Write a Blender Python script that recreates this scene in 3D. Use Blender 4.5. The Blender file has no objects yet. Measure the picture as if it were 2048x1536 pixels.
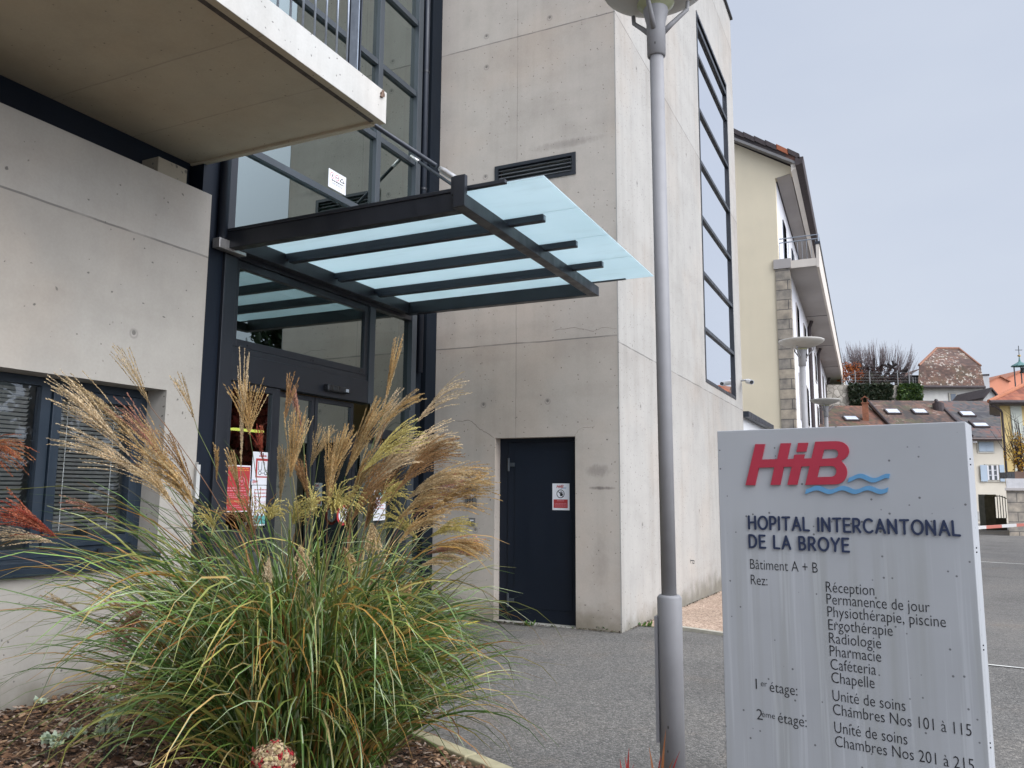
import bpy, bmesh, math, random
from mathutils import Vector, Matrix
SC = bpy.context.scene
COL = SC.collection
rnd = random.Random(7)
PI = math.pi
R = math.radians

# ------------------------------------------------------------------ camera
F, PIT, ROLL, YAW, EYE = 1582.17, 0.133463, 0.0062016, 0.444259, 1.5
_cy, _sy = math.cos(YAW), math.sin(YAW)
FW0 = Vector((-_sy, _cy, 0)); RT0 = Vector((_cy, _sy, 0)); UP0 = Vector((0, 0, 1))
FW = math.cos(PIT)*FW0 + math.sin(PIT)*UP0
_u = -math.sin(PIT)*FW0 + math.cos(PIT)*UP0
RT = math.cos(ROLL)*RT0 + math.sin(ROLL)*_u
UPV = -math.sin(ROLL)*RT0 + math.cos(ROLL)*_u
CAM = Vector((0, 0, EYE))
cd = bpy.data.cameras.new('camera'); cam = bpy.data.objects.new('camera', cd); COL.objects.link(cam)
cd.sensor_width = 36; cd.sensor_fit = 'HORIZONTAL'; cd.lens = F/2048*36
cd.clip_start = 0.05; cd.clip_end = 2000
M = Matrix((RT, UPV, -FW)).transposed().to_4x4(); M.translation = CAM
cam.matrix_world = M
SC.camera = cam

def at(x, y, X=None, Y=None, Z=None, D=None):
    """survey helper: point of the photograph's ray on a known plane of the place"""
    d = FW*F + RT*(x-1024) - UPV*(y-768)
    if X is not None: t = X/d.x
    elif Y is not None: t = Y/d.y
    elif Z is not None: t = (Z-EYE)/d.z
    else: t = D/d.dot(FW0)
    return CAM + d*t

# ------------------------------------------------------------------ light
SUN_EL, SUN_AZ = R(42), R(104)          # azimuth measured from +Y towards +X
sdir = Vector((math.sin(SUN_AZ)*math.cos(SUN_EL), math.cos(SUN_AZ)*math.cos(SUN_EL), math.sin(SUN_EL)))
w = bpy.data.worlds.new('World'); SC.world = w; w.use_nodes = True
nt = w.node_tree; nt.nodes.clear(); N = nt.nodes.new; L = nt.links.new
out = N('ShaderNodeOutputWorld'); bg = N('ShaderNodeBackground')
sky = N('ShaderNodeTexSky'); sky.sky_type = 'NISHITA'; sky.sun_disc = False
sky.sun_elevation = SUN_EL; sky.sun_rotation = SUN_AZ; sky.dust_density = 4; sky.air_density = 1.0
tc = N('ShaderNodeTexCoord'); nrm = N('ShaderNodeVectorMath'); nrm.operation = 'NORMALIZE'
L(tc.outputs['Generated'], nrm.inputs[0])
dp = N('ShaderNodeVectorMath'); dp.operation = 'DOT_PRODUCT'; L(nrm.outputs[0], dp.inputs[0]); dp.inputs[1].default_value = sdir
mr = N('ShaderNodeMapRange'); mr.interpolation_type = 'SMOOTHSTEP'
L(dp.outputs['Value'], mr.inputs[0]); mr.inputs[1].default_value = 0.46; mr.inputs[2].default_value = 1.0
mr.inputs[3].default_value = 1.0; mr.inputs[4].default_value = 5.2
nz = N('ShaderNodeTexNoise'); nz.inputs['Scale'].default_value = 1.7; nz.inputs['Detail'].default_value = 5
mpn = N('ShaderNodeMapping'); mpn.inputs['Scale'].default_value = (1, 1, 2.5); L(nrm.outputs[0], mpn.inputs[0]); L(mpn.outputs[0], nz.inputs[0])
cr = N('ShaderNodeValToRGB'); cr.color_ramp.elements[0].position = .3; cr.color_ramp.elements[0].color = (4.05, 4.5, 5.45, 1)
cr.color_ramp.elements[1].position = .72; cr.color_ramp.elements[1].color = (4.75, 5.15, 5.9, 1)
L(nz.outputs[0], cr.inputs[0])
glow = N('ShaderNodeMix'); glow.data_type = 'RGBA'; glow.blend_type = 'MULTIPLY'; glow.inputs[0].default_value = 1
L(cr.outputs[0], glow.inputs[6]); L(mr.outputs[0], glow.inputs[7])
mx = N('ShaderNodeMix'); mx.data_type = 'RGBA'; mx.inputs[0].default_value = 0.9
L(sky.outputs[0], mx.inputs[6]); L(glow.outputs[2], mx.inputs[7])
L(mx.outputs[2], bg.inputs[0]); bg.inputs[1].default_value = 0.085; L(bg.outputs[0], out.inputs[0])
sl = bpy.data.lights.new('sun', 'SUN'); sl.energy = 1.25; sl.angle = R(50); sl.color = (1, .96, .9)
so = bpy.data.objects.new('sun', sl); COL.objects.link(so)
so.rotation_euler = (-sdir).to_track_quat('-Z', 'Y').to_euler(); so.location = (20, -5, 30)
SC.view_settings.view_transform = 'Standard'; SC.view_settings.look = 'None'
SC.view_settings.gamma = 1; SC.view_settings.use_curve_mapping = False
SC.view_settings.exposure = 0.78
SC.cycles.max_bounces = 8; SC.cycles.transparent_max_bounces = 24

# ------------------------------------------------------------------ mesh helpers
WL = {}
class MB:
    def __init__(s): s.v = []; s.f = []; s.c = []; s.cur = None
    def add(s, vs, fs):
        b = len(s.v); s.v += [tuple(v) for v in vs]
        for f in fs: s.f.append([i+b for i in f]); s.c.append(s.cur)
        return s
    def box(s, x0, x1, y0, y1, z0, z1):
        return s.add([(x0,y0,z0),(x1,y0,z0),(x1,y1,z0),(x0,y1,z0),(x0,y0,z1),(x1,y0,z1),(x1,y1,z1),(x0,y1,z1)],
              [(0,3,2,1),(4,5,6,7),(0,1,5,4),(1,2,6,5),(2,3,7,6),(3,0,4,7)])
    def obox(s, o, a, b, c):
        o, a, b, c = map(Vector, (o, a, b, c))
        return s.add([o, o+a, o+a+b, o+b, o+c, o+a+c, o+a+b+c, o+b+c],
              [(0,3,2,1),(4,5,6,7),(0,1,5,4),(1,2,6,5),(2,3,7,6),(3,0,4,7)])
    def prism(s, pts, vec):
        n = len(pts); vec = Vector(vec); p = [Vector(q) for q in pts]
        return s.add(p+[q+vec for q in p], [list(range(n))[::-1], list(range(n, 2*n))] +
              [(i, (i+1) % n, n+(i+1) % n, n+i) for i in range(n)])
    def tube(s, pts, r, n=8, cap=True):
        pts = [Vector(p) for p in pts]; k = len(pts)
        rs = r if isinstance(r, (list, tuple)) else [r]*k
        vs = []; prev = None
        for i, p in enumerate(pts):
            t = (pts[min(i+1, k-1)]-pts[max(i-1, 0)])
            t = t.normalized() if t.length > 1e-9 else Vector((0, 0, 1))
            a = prev if prev is not None else (Vector((1, 0, 0)) if abs(t.x) < .8 else Vector((0, 1, 0)))
            a = (a - t*a.dot(t)).normalized(); prev = a; b = t.cross(a)
            vs += [p + rs[i]*(math.cos(2*PI*j/n)*a + math.sin(2*PI*j/n)*b) for j in range(n)]
        fs = [(i*n+j, i*n+(j+1) % n, (i+1)*n+(j+1) % n, (i+1)*n+j) for i in range(k-1) for j in range(n)]
        if cap: fs += [list(range(n))[::-1], list(range((k-1)*n, k*n))]
        return s.add(vs, fs)
    def lathe(s, prof, c, n=24):
        c = Vector(c); k = len(prof)
        vs = [c + Vector((r*math.cos(2*PI*j/n), r*math.sin(2*PI*j/n), z)) for r, z in prof for j in range(n)]
        return s.add(vs, [(i*n+j, i*n+(j+1) % n, (i+1)*n+(j+1) % n, (i+1)*n+j) for i in range(k-1) for j in range(n)])
    def build(s, name, mat, parent=None, smooth=False, bev=0, loc=None):
        me = bpy.data.meshes.new(name)
        if parent is not None: o0 = WL[parent.name]
        else:
            xs, ys, zs = zip(*s.v)
            o0 = Vector(loc) if loc else Vector(((min(xs)+max(xs))/2, (min(ys)+max(ys))/2, min(zs)))
        me.from_pydata([tuple(Vector(v)-o0) for v in s.v], [], s.f)
        if any(c is not None for c in s.c):
            at_ = me.color_attributes.new('col', 'FLOAT_COLOR', 'CORNER'); i = 0; buf = []
            for f, c in zip(s.f, s.c):
                c = c or (.5, .5, .5)
                buf += [c[0], c[1], c[2], 1.0]*len(f)
            at_.data.foreach_set('color', buf)
        me.update()
        if smooth: me.polygons.foreach_set('use_smooth', [True]*len(me.polygons))
        me.materials.append(mat)
        o = bpy.data.objects.new(name, me); COL.objects.link(o)
        if parent is not None: o.parent = parent
        else: o.location = o0
        WL[o.name] = o0
        if bev:
            m = o.modifiers.new('bevel', 'BEVEL'); m.width = bev; m.segments = 2; m.limit_method = 'ANGLE'; m.angle_limit = R(40)
        return o

def tag(o, label=None, cat=None, group=None, kind=None):
    for k, v in (('label', label), ('category', cat), ('group', group), ('kind', kind)):
        if v: o[k] = v
    return o
def thing(name, label, cat, loc, group=None):
    o = bpy.data.objects.new(name, None); COL.objects.link(o); o.location = loc; o.empty_display_size = .2
    WL[o.name] = Vector(loc); return tag(o, label, cat, group)

def holed(mb, axis, p0, p1, u, v, holes):
    """wall between planes p0,p1 on axis ('X' or 'Y'); u = other horizontal range, v = z range, holes (u0,u1,v0,v1)"""
    us = sorted({*u, *[h[0] for h in holes], *[h[1] for h in holes]}); vs = sorted({*v, *[h[2] for h in holes], *[h[3] for h in holes]})
    us = [q for q in us if u[0] <= q <= u[1]]; vs = [q for q in vs if v[0] <= q <= v[1]]
    def P(p, a, z): return (p, a, z) if axis == 'X' else (a, p, z)
    def solid(i, j):
        if not (0 <= i < len(us)-1 and 0 <= j < len(vs)-1): return False
        a, z = (us[i]+us[i+1])/2, (vs[j]+vs[j+1])/2
        return not any(h[0] < a < h[1] and h[2] < z < h[3] for h in holes)
    for i in range(len(us)-1):
        for j in range(len(vs)-1):
            if not solid(i, j): continue
            a0, a1, z0, z1 = us[i], us[i+1], vs[j], vs[j+1]
            for p in (p0, p1): mb.add([P(p,a0,z0),P(p,a1,z0),P(p,a1,z1),P(p,a0,z1)], [(0,1,2,3)])
            for di, dj, A, B in ((-1,0,(a0,z0),(a0,z1)),(1,0,(a1,z0),(a1,z1)),(0,-1,(a0,z0),(a1,z0)),(0,1,(a0,z1),(a1,z1))):
                if not solid(i+di, j+dj):
                    mb.add([P(p0,*A),P(p0,*B),P(p1,*B),P(p1,*A)], [(0,1,2,3)])
    return mb

# ------------------------------------------------------------------ materials
class NT:
    def __init__(s, name):
        s.m = bpy.data.materials.new(name); s.m.use_nodes = True; s.t = s.m.node_tree; s.t.nodes.clear()
        s.out = s.n('ShaderNodeOutputMaterial'); s.b = s.n('ShaderNodeBsdfPrincipled'); s.l(s.b.outputs[0], s.out.inputs[0])
        s.pos = s.n('ShaderNodeNewGeometry').outputs['Position']
    def n(s, t, **k):
        q = s.t.nodes.new(t)
        for a, b in k.items(): setattr(q, a, b)
        return q
    def l(s, a, b): s.t.links.new(a, b)
    def val(s, i, v):
        if hasattr(v, 'is_linked') or isinstance(v, bpy.types.NodeSocket): s.l(v, i)
        else: i.default_value = v
    def math(s, op, a, b=0.0, c=None, clamp=False):
        q = s.n('ShaderNodeMath', operation=op); q.use_clamp = clamp; s.val(q.inputs[0], a); s.val(q.inputs[1], b)
        if c is not None: s.val(q.inputs[2], c)
        return q.outputs[0]
    def vm(s, op, a, b=None):
        q = s.n('ShaderNodeVectorMath', operation=op); s.val(q.inputs[0], a)
        if b is not None: s.val(q.inputs[1], b)
        return q.outputs['Value'] if op in ('LENGTH', 'DOT_PRODUCT', 'DISTANCE') else q.outputs[0]
    def scale(s, v, k): return s.vm('MULTIPLY', v, k if isinstance(k, tuple) else (k, k, k))
    def noise(s, v, sc=1.0, det=4, rough=.55, col=False):
        q = s.n('ShaderNodeTexNoise'); q.inputs['Scale'].default_value = sc; q.inputs['Detail'].default_value = det
        q.inputs['Roughness'].default_value = rough; s.l(v, q.inputs['Vector']); return q.outputs[1 if col else 0]
    def voro(s, v, sc, feat='F1', rand=1.0):
        q = s.n('ShaderNodeTexVoronoi', feature=feat); q.inputs['Scale'].default_value = sc; q.inputs['Randomness'].default_value = rand
        s.l(v, q.inputs['Vector']); return q
    def ramp(s, f, a, b, lo=0.0, hi=1.0, smooth=True):
        q = s.n('ShaderNodeMapRange'); q.interpolation_type = 'SMOOTHSTEP' if smooth else 'LINEAR'
        s.val(q.inputs[0], f); q.inputs[1].default_value = a; q.inputs[2].default_value = b
        q.inputs[3].default_value = lo; q.inputs[4].default_value = hi; return q.outputs[0]
    def cramp(s, f, stops):
        q = s.n('ShaderNodeValToRGB'); e = q.color_ramp.elements
        while len(e) < len(stops): e.new(.5)
        for x, (p, c) in zip(e, stops): x.position = p; x.color = (*c, 1)
        s.l(f, q.inputs[0]); return q.outputs[0]
    def mix(s, f, a, b, mode='MIX'):
        q = s.n('ShaderNodeMix', data_type='RGBA', blend_type=mode); s.val(q.inputs[0], f)
        for i, c in ((6, a), (7, b)):
            s.val(q.inputs[i], (*c, 1) if isinstance(c, tuple) and len(c) == 3 else c)
        return q.outputs[2]
    def bump(s, h, st=.3, d=.01):
        q = s.n('ShaderNodeBump'); q.inputs['Strength'].default_value = st; q.inputs['Distance'].default_value = d
        s.l(h, q.inputs['Height']); s.l(q.outputs[0], s.b.inputs['Normal']); return q
    def set(s, **k):
        for a, v in k.items(): s.val(s.b.inputs[a.replace('_', ' ')], v)
        return s.m
def C4(c): return (c[0], c[1], c[2], 1)

def plain(name, c, rough=.5, metal=0, var=.15, sc=6, spec=.5, grain=0, bump=0):
    m = NT(name); n = m.noise(m.pos, sc, 5)
    n2 = m.noise(m.scale(m.pos, (1, 1, .2)), sc*3, 3)
    f = m.math('ADD', m.math('MULTIPLY', n, .65), m.math('MULTIPLY', n2, .35))
    col = m.cramp(f, [(.3, tuple(x*(1-var) for x in c)), (.7, tuple(min(1, x*(1+var)) for x in c))])
    m.set(Base_Color=col, Roughness=m.ramp(n2, .3, .7, max(.02, rough-.08), min(1, rough+.1)), Metallic=metal)
    m.b.inputs['Specular IOR Level'].default_value = spec
    if bump: m.bump(m.noise(m.pos, grain or 40, 4), .4, bump)
    return m.m

def concrete(name, c, seams=(), holes=(), vs=(), seam_axis=None, dark_base=None, pores=1.0, streak=.12, cracks=True, stains=(), tint=(1.035,.985,.945)):
    m = NT(name); P = m.pos
    big = m.noise(P, .55, 6, .6); mid = m.noise(P, 2.6, 6, .62); fine = m.noise(P, 55, 3)
    stv = m.noise(m.scale(P, (5.5, 5.5, .28)), 1.0, 4)
    f = m.math('ADD', m.math('MULTIPLY', big, .5), m.math('MULTIPLY', mid, .5))
    col = m.cramp(f, [(.32, tuple(x*.86 for x in c)), (.5, c), (.68, tuple(min(1, x*1.08) for x in c))])
    # faint pinkish / greenish casting tints
    col = m.mix(m.ramp(m.noise(m.vm('ADD', P, (31., 7, 3)), .8, 3), .45, .68, 0, .8), col, m.mix(1.0, col, tint, 'MULTIPLY'))
    col = m.mix(m.ramp(stv, .42, .75, 0, streak*2.2), col, m.mix(1.0, col, (.72, .71, .69), 'MULTIPLY'))
    col = m.mix(m.ramp(fine, .3, .7, 0, .14), col, m.mix(1.0, col, (.72, .71, .7), 'MULTIPLY'))
    # horizontal pour layers
    lay = m.noise(m.scale(P, (.5, .5, 3.2)), 1.0, 4)
    col = m.mix(m.ramp(lay, .5, .72, 0, .28), col, m.mix(1.0, col, (.83, .815, .8), 'MULTIPLY'))
    # pores
    wp = m.vm('ADD', P, m.scale(m.noise(P, 14, 2, col=True), .05))
    v1 = m.voro(wp, 7.5); v2 = m.voro(wp, 19)
    dens = m.noise(P, 1.3, 3)
    sp1 = m.n('ShaderNodeSeparateColor'); m.l(v1.outputs['Color'], sp1.inputs[0])
    s1 = m.math('MULTIPLY', m.ramp(m.math('ADD', v1.outputs['Distance'], m.math('MULTIPLY', sp1.outputs[0], .085*pores)), .055*pores, .095*pores, 1, 0), m.ramp(dens, .38, .5))
    sp = m.n('ShaderNodeSeparateColor'); m.l(v2.outputs['Color'], sp.inputs[0])
    s2 = m.math('MULTIPLY', m.ramp(v2.outputs['Distance'], .09*pores, .15*pores, 1, 0), m.math('GREATER_THAN', sp.outputs[0], .55))
    pit = m.math('MAXIMUM', s1, s2)
    col = m.mix(m.math('MULTIPLY', pit, .7), col, (.07, .066, .06))
    h = m.math('SUBTRACT', m.math('MULTIPLY', fine, .18), pit)
    sx = m.n('ShaderNodeSeparateXYZ'); m.l(P, sx.inputs[0])
    wob = m.math('MULTIPLY', m.math('SUBTRACT', m.noise(P, 2.2, 4), .5), .022)
    def line(coord, val, wd, amt, col, h, wb=True):
        d = m.math('ABSOLUTE', m.math('ADD', m.math('SUBTRACT', coord, val), wob if wb else 0.0))
        q = m.math('MULTIPLY', m.ramp(d, wd*.5, wd, 1, 0), m.ramp(m.noise(P, 3.1, 3), .3, .55, .35, 1))
        return m.mix(m.math('MULTIPLY', q, amt), col, (.09, .085, .08)), m.math('SUBTRACT', h, m.math('MULTIPLY', q, .8))
    for z in seams:
        # tone shift of the pour below the joint
        col = m.mix(m.math('MULTIPLY', m.ramp(m.math('SUBTRACT', sx.outputs[2], z), -.75, 0, 0, .34, False), m.math('LESS_THAN', sx.outputs[2], z)), col, m.mix(1.0, col, (.80, .755, .72), 'MULTIPLY'))
        col, h = line(sx.outputs[2], z, .010, .62, col, h)
    for ax, q in vs: col, h = line(sx.outputs[ax], q, .007, .3, col, h)
    for ax, a, z in holes:
        dx = m.math('SUBTRACT', sx.outputs[ax], a); dz = m.math('SUBTRACT', sx.outputs[2], z)
        d = m.math('SQRT', m.math('ADD', m.math('MULTIPLY', dx, dx), m.math('MULTIPLY', dz, dz)))
        ring = m.math('MULTIPLY', m.ramp(d, .018, .03, 0, 1), m.ramp(d, .03, .045, 1, 0))
        col = m.mix(m.math('MULTIPLY', ring, .4), col, (.16, .15, .14))
        hole = m.ramp(m.math('ADD', d, m.math('MULTIPLY', dz, -.35)), .012, .02, 1, 0)
        col = m.mix(m.math('MULTIPLY', hole, .62), col, (.05, .047, .045)); h = m.math('SUBTRACT', h, hole)
    if cracks:
        wq = m.vm('ADD', P, m.scale(m.noise(P, 3.5, 5, col=True), .42))
        e = m.voro(wq, .55, 'DISTANCE_TO_EDGE')
        k = m.math('MULTIPLY', m.ramp(e.outputs['Distance'], .0012, .0036, 1, 0), m.ramp(m.noise(m.vm('ADD', P, (5., 1, 9)), .9, 2), .58, .64))
        col = m.mix(m.math('MULTIPLY', k, .3), col, (.1, .095, .09))
    for ax, a, z, ra, rz, amt in stains:
        da = m.math('DIVIDE', m.math('SUBTRACT', sx.outputs[ax], a), ra); dz = m.math('DIVIDE', m.math('SUBTRACT', sx.outputs[2], z), rz)
        d = m.math('ADD', m.math('ADD', m.math('MULTIPLY', da, da), m.math('MULTIPLY', dz, dz)), m.math('MULTIPLY', m.noise(m.scale(P, (1, 1, .5)), 16, 5, .7), 2.2))
        col = m.mix(m.math('MULTIPLY', m.ramp(d, .9, 2.3, 1, 0), amt), col, (.10, .082, .075))
    if dark_base is not None:
        db = m.math('ADD', m.math('SUBTRACT', sx.outputs[2], dark_base), m.math('MULTIPLY', m.noise(P, 4, 5), -.5))
        col = m.mix(m.ramp(db, -.25, .10, .8, 0), col, m.mix(1.0, col, (.42, .40, .33), 'MULTIPLY'))
    m.set(Base_Color=col, Roughness=.86); m.b.inputs['Specular IOR Level'].default_value = .25
    m.bump(h, .35, .004)
    return m.m

def glassmat(name, tint=(.30, .41, .36), base=.25, k=1.9, gc=(.86, .97, .94)):
    m = NT(name); m.t.nodes.remove(m.b)
    tr = m.n('ShaderNodeBsdfTransparent'); tr.inputs[0].default_value = C4(tint)
    gl = m.n('ShaderNodeBsdfGlossy'); gl.inputs['Roughness'].default_value = 0.0; gl.inputs[0].default_value = C4(gc)
    bp = m.n('ShaderNodeBump'); bp.inputs['Strength'].default_value = .02; bp.inputs['Distance'].default_value = .02
    m.l(m.noise(m.pos, 1.1, 2), bp.inputs['Height']); m.l(bp.outputs[0], gl.inputs['Normal'])
    fr = m.n('ShaderNodeFresnel'); fr.inputs[0].default_value = 1.5
    geo = m.n('ShaderNodeNewGeometry')
    f = m.math('MULTIPLY_ADD', fr.outputs[0], k, base, clamp=True)
    f = m.math('MULTIPLY', f, m.math('SUBTRACT', 1.0, geo.outputs['Backfacing']))
    mxs = m.n('ShaderNodeMixShader'); m.l(f, mxs.inputs[0]); m.l(tr.outputs[0], mxs.inputs[1]); m.l(gl.outputs[0], mxs.inputs[2])
    m.l(mxs.outputs[0], m.out.inputs[0]); return m.m

def leafmat(name, trans=.35, rough=.55):
    m = NT(name); a = m.n('ShaderNodeAttribute'); a.attribute_name = 'col'
    n = m.noise(m.pos, 9, 3)
    col = m.mix(1.0, a.outputs['Color'], m.cramp(n, [(.3, (.75, .75, .75)), (.7, (1.2, 1.2, 1.2))]), 'MULTIPLY')
    m.set(Base_Color=col, Roughness=rough); m.b.inputs['Specular IOR Level'].default_value = .35
    t = m.n('ShaderNodeBsdfTranslucent'); m.l(col, t.inputs[0])
    x = m.n('ShaderNodeMixShader'); x.inputs[0].default_value = trans
    m.l(m.b.outputs[0], x.inputs[1]); m.l(t.outputs[0], x.inputs[2]); m.l(x.outputs[0], m.out.inputs[0]); return m.m

def emit(name, c, s):
    m = NT(name); m.set(Base_Color=C4(c), Emission_Color=C4(c), Emission_Strength=s); return m.m

def tiles(name, stops, rows=3.0, cols=4.0, moss=.0, ux=(1, 0, 0), lich=0):
    """small roof tiles: courses along z, staggered columns along ux"""
    m = NT(name); P = m.pos
    sx = m.n('ShaderNodeSeparateXYZ'); m.l(P, sx.inputs[0])
    u = m.math('MULTIPLY', m.vm('DOT_PRODUCT', P, ux), cols); v = m.math('MULTIPLY', sx.outputs[2], rows)
    cb = m.n('ShaderNodeCombineXYZ'); m.l(m.math('FLOOR', u), cb.inputs[0]); m.l(m.math('FLOOR', v), cb.inputs[1])
    wn = m.n('ShaderNodeTexWhiteNoise'); m.l(cb.outputs[0], wn.inputs[0])
    f = m.math('ADD', m.math('MULTIPLY', wn.outputs[0], .45), m.math('MULTIPLY', m.ramp(m.noise(P, .45, 5), .3, .7), .55))
    col = m.cramp(f, stops)
    fv = m.math('FRACT', v)
    col = m.mix(m.ramp(fv, 0, .18, .55, 0), col, (.02, .016, .014))
    col = m.mix(m.ramp(m.math('FRACT', u), 0, .1, .3, 0), col, (.02, .016, .014))
    if moss: col = m.mix(m.ramp(m.noise(P, .9, 6), .5, .62, 0, moss), col, (.06, .062, .03))
    if lich: col = m.mix(m.math('MULTIPLY', m.ramp(m.noise(P, 4.2, 5, .65), .55, .62, 0, lich), m.ramp(m.noise(P, .45, 3), .44, .58)), col, (.5, .45, .38))
    m.set(Base_Color=col, Roughness=.85); m.bump(fv, .5, .03); return m.m

ANTH = plain('anthracite_metal', (.0145, .0165, .0215), .38, 0, .12, 3)
ANTH2 = plain('anthracite_door', (.0060, .0098, .0180), .5, 0, .10, 1.2, spec=.28)
ANTHB = plain('anthracite_blue', (.0150, .0195, .030), .42, 0, .12, 3)
ANTHW = plain('blue_grey_window_metal', (.0135, .0235, .036), .42, 0, .1, 3)
ANTHM = plain('pale_grey_mullion', (.042, .050, .058), .45, 0, .1, 3)
MATTE = plain('matt_dark_cladding', (.0075, .011, .0165), .8, 0, .1, 2, spec=.15)
GALV = plain('galvanised_steel', (.30, .33, .37), .42, .7, .2, 14)
STEEL = plain('stainless_steel', (.50, .48, .46), .38, .8, .15, 20)
POLE = plain('grey_painted_pole', (.255, .247, .255), .55, 0, .08, 5, grain=60, bump=.001)
pm_ = NT('speckled_pole_paint'); pv_ = pm_.voro(pm_.scale(pm_.pos, (1, 1, .55)), 26); ps_ = pm_.n('ShaderNodeSeparateColor'); pm_.l(pv_.outputs['Color'], ps_.inputs[0])
pc_ = pm_.cramp(pm_.math('ADD', pm_.math('MULTIPLY', pm_.noise(pm_.scale(pm_.pos, (5, 5, .6)), 1, 5), .6), pm_.math('MULTIPLY', pm_.noise(pm_.pos, 9, 5), .4)), [(.3, (.215, .208, .21)), (.7, (.285, .278, .28))])
pc_ = pm_.mix(pm_.math('MULTIPLY', pm_.math('MULTIPLY', pm_.ramp(pv_.outputs['Distance'], .08, .15, 1, 0), pm_.math('GREATER_THAN', ps_.outputs[0], .8)), .8), pc_, (.06, .05, .045))
pm_.set(Base_Color=pc_, Roughness=.55); pm_.bump(pm_.noise(pm_.pos, 60, 4), .3, .001); POLE = pm_.m
WHITE = plain('white_sheet', (.76, .75, .77), .6, 0, .03, 3)
RED = plain('red_print', (.42, .035, .035), .6, 0, .08, 3)
LOGO_RED = plain('logo_red', (.37, .022, .045), .5, 0, .10, 9)
LOGO_BLUE = plain('logo_blue', (.10, .27, .46), .45, 0, .12, 9)
NAVY = plain('navy_lettering', (.012, .022, .060), .5, 0, .15, 9)
BLACK = plain('black_print', (.012, .012, .014), .5, 0, .1, 9)
BLACKP = plain('black_plastic', (.014, .015, .017), .3, 0, .1, 9)
PINKP = plain('pink_print', (.62, .22, .25), .6, 0, .05, 4)
YELP = plain('orange_print', (.72, .27, .06), .6, 0, .05, 4)
GREENP = plain('green_print', (.10, .32, .30), .6, 0, .3, 30)
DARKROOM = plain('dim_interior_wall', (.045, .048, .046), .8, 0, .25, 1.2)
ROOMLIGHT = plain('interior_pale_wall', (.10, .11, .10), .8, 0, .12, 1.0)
GLASS = glassmat('reflective_glass')
GLASSW = glassmat('window_glass', (.93, .95, .96), .07, 1.2, (.93, .96, .985))
GLASST = glassmat('stair_window_glass', (.3, .35, .38), .85, .4, (.95, .96, .985))
CONC_T = concrete('tower_concrete_front', (.475, .420, .364), seams=(3.225, 7.13, 11.05), vs=((0, -3.935),),
    holes=[(0, -4.36, 2.51), (0, -3.528, 2.517), (0, -4.375, 7.249), (0, -4.37, 6.825), (0, -4.367, 5.368), (0, -3.5, 7.27), (0, -4.45, 1.03)], dark_base=.0, cracks=False, stains=((0, -2.88, 1.53, .16, .022, .75), (0, -2.92, 1.72, .16, .08, .4), (0, -3.3, 5.6, .5, .06, .3), (0, -4.85, .12, .3, .14, .4), (0, -2.9, .75, .12, .3, .15)))
CONC_R = concrete('tower_concrete_side', (.40, .380, .348), seams=(3.15, 7.13, 11.05), streak=.16,
    holes=[(1, 9.2, 2.5), (1, 9.2, 5.3), (1, 9.25, 6.85), (1, 12.0, 2.5), (1, 12.1, 5.3), (1, 9.2, 1.1), (1, 12.0, 6.8), (1, 12.3, 1.2)], dark_base=-.1, cracks=False)
CONC_L = concrete('wing_concrete', (.410, .380, .334), seams=(3.37,), streak=.06, holes=[(1, 3.95, 2.62), (1, 2.2, 2.6)], dark_base=.05, cracks=False, pores=1.1)
CONC_S = concrete('slab_concrete', (.44, .375, .275), vs=((1, 3.35), (1, 4.02)), streak=.05, cracks=False, pores=.8)
CONC_F = concrete('slab_edge_concrete', (.52, .505, .47), streak=.15, cracks=False, pores=.8)

def asphalt():
    m = NT('weathered_asphalt'); P = m.pos
    v = m.voro(P, 75); v3 = m.voro(P, 160)
    sp = m.n('ShaderNodeSeparateColor'); m.l(v.outputs['Color'], sp.inputs[0])
    sp3 = m.n('ShaderNodeSeparateColor'); m.l(v3.outputs['Color'], sp3.inputs[0])
    f = m.math('ADD', m.math('MULTIPLY', sp.outputs[0], .55), m.math('MULTIPLY', sp3.outputs[1], .45))
    col = m.cramp(f, [(.08, (.055, .053, .050)), (.4, (.108, .102, .094)), (.68, (.15, .141, .129)), (.9, (.25, .234, .214))])
    bigv = m.noise(P, .5, 6, .6)
    col = m.mix(1.0, col, m.cramp(bigv, [(.3, (.66, .64, .61)), (.48, (.98, .97, .95)), (.7, (1.2, 1.15, 1.08))]), 'MULTIPLY')
    col = m.mix(m.ramp(m.noise(P, 1.7, 5), .55, .7, 0, .5), col, m.mix(1.0, col, (1.1, .98, .88), 'MULTIPLY'))
    m.set(Base_Color=col, Roughness=.8); m.bump(m.math('SUBTRACT', sp.outputs[1], v.outputs['Distance']), .7, .006); return m.m
ASPH = asphalt()

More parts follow.
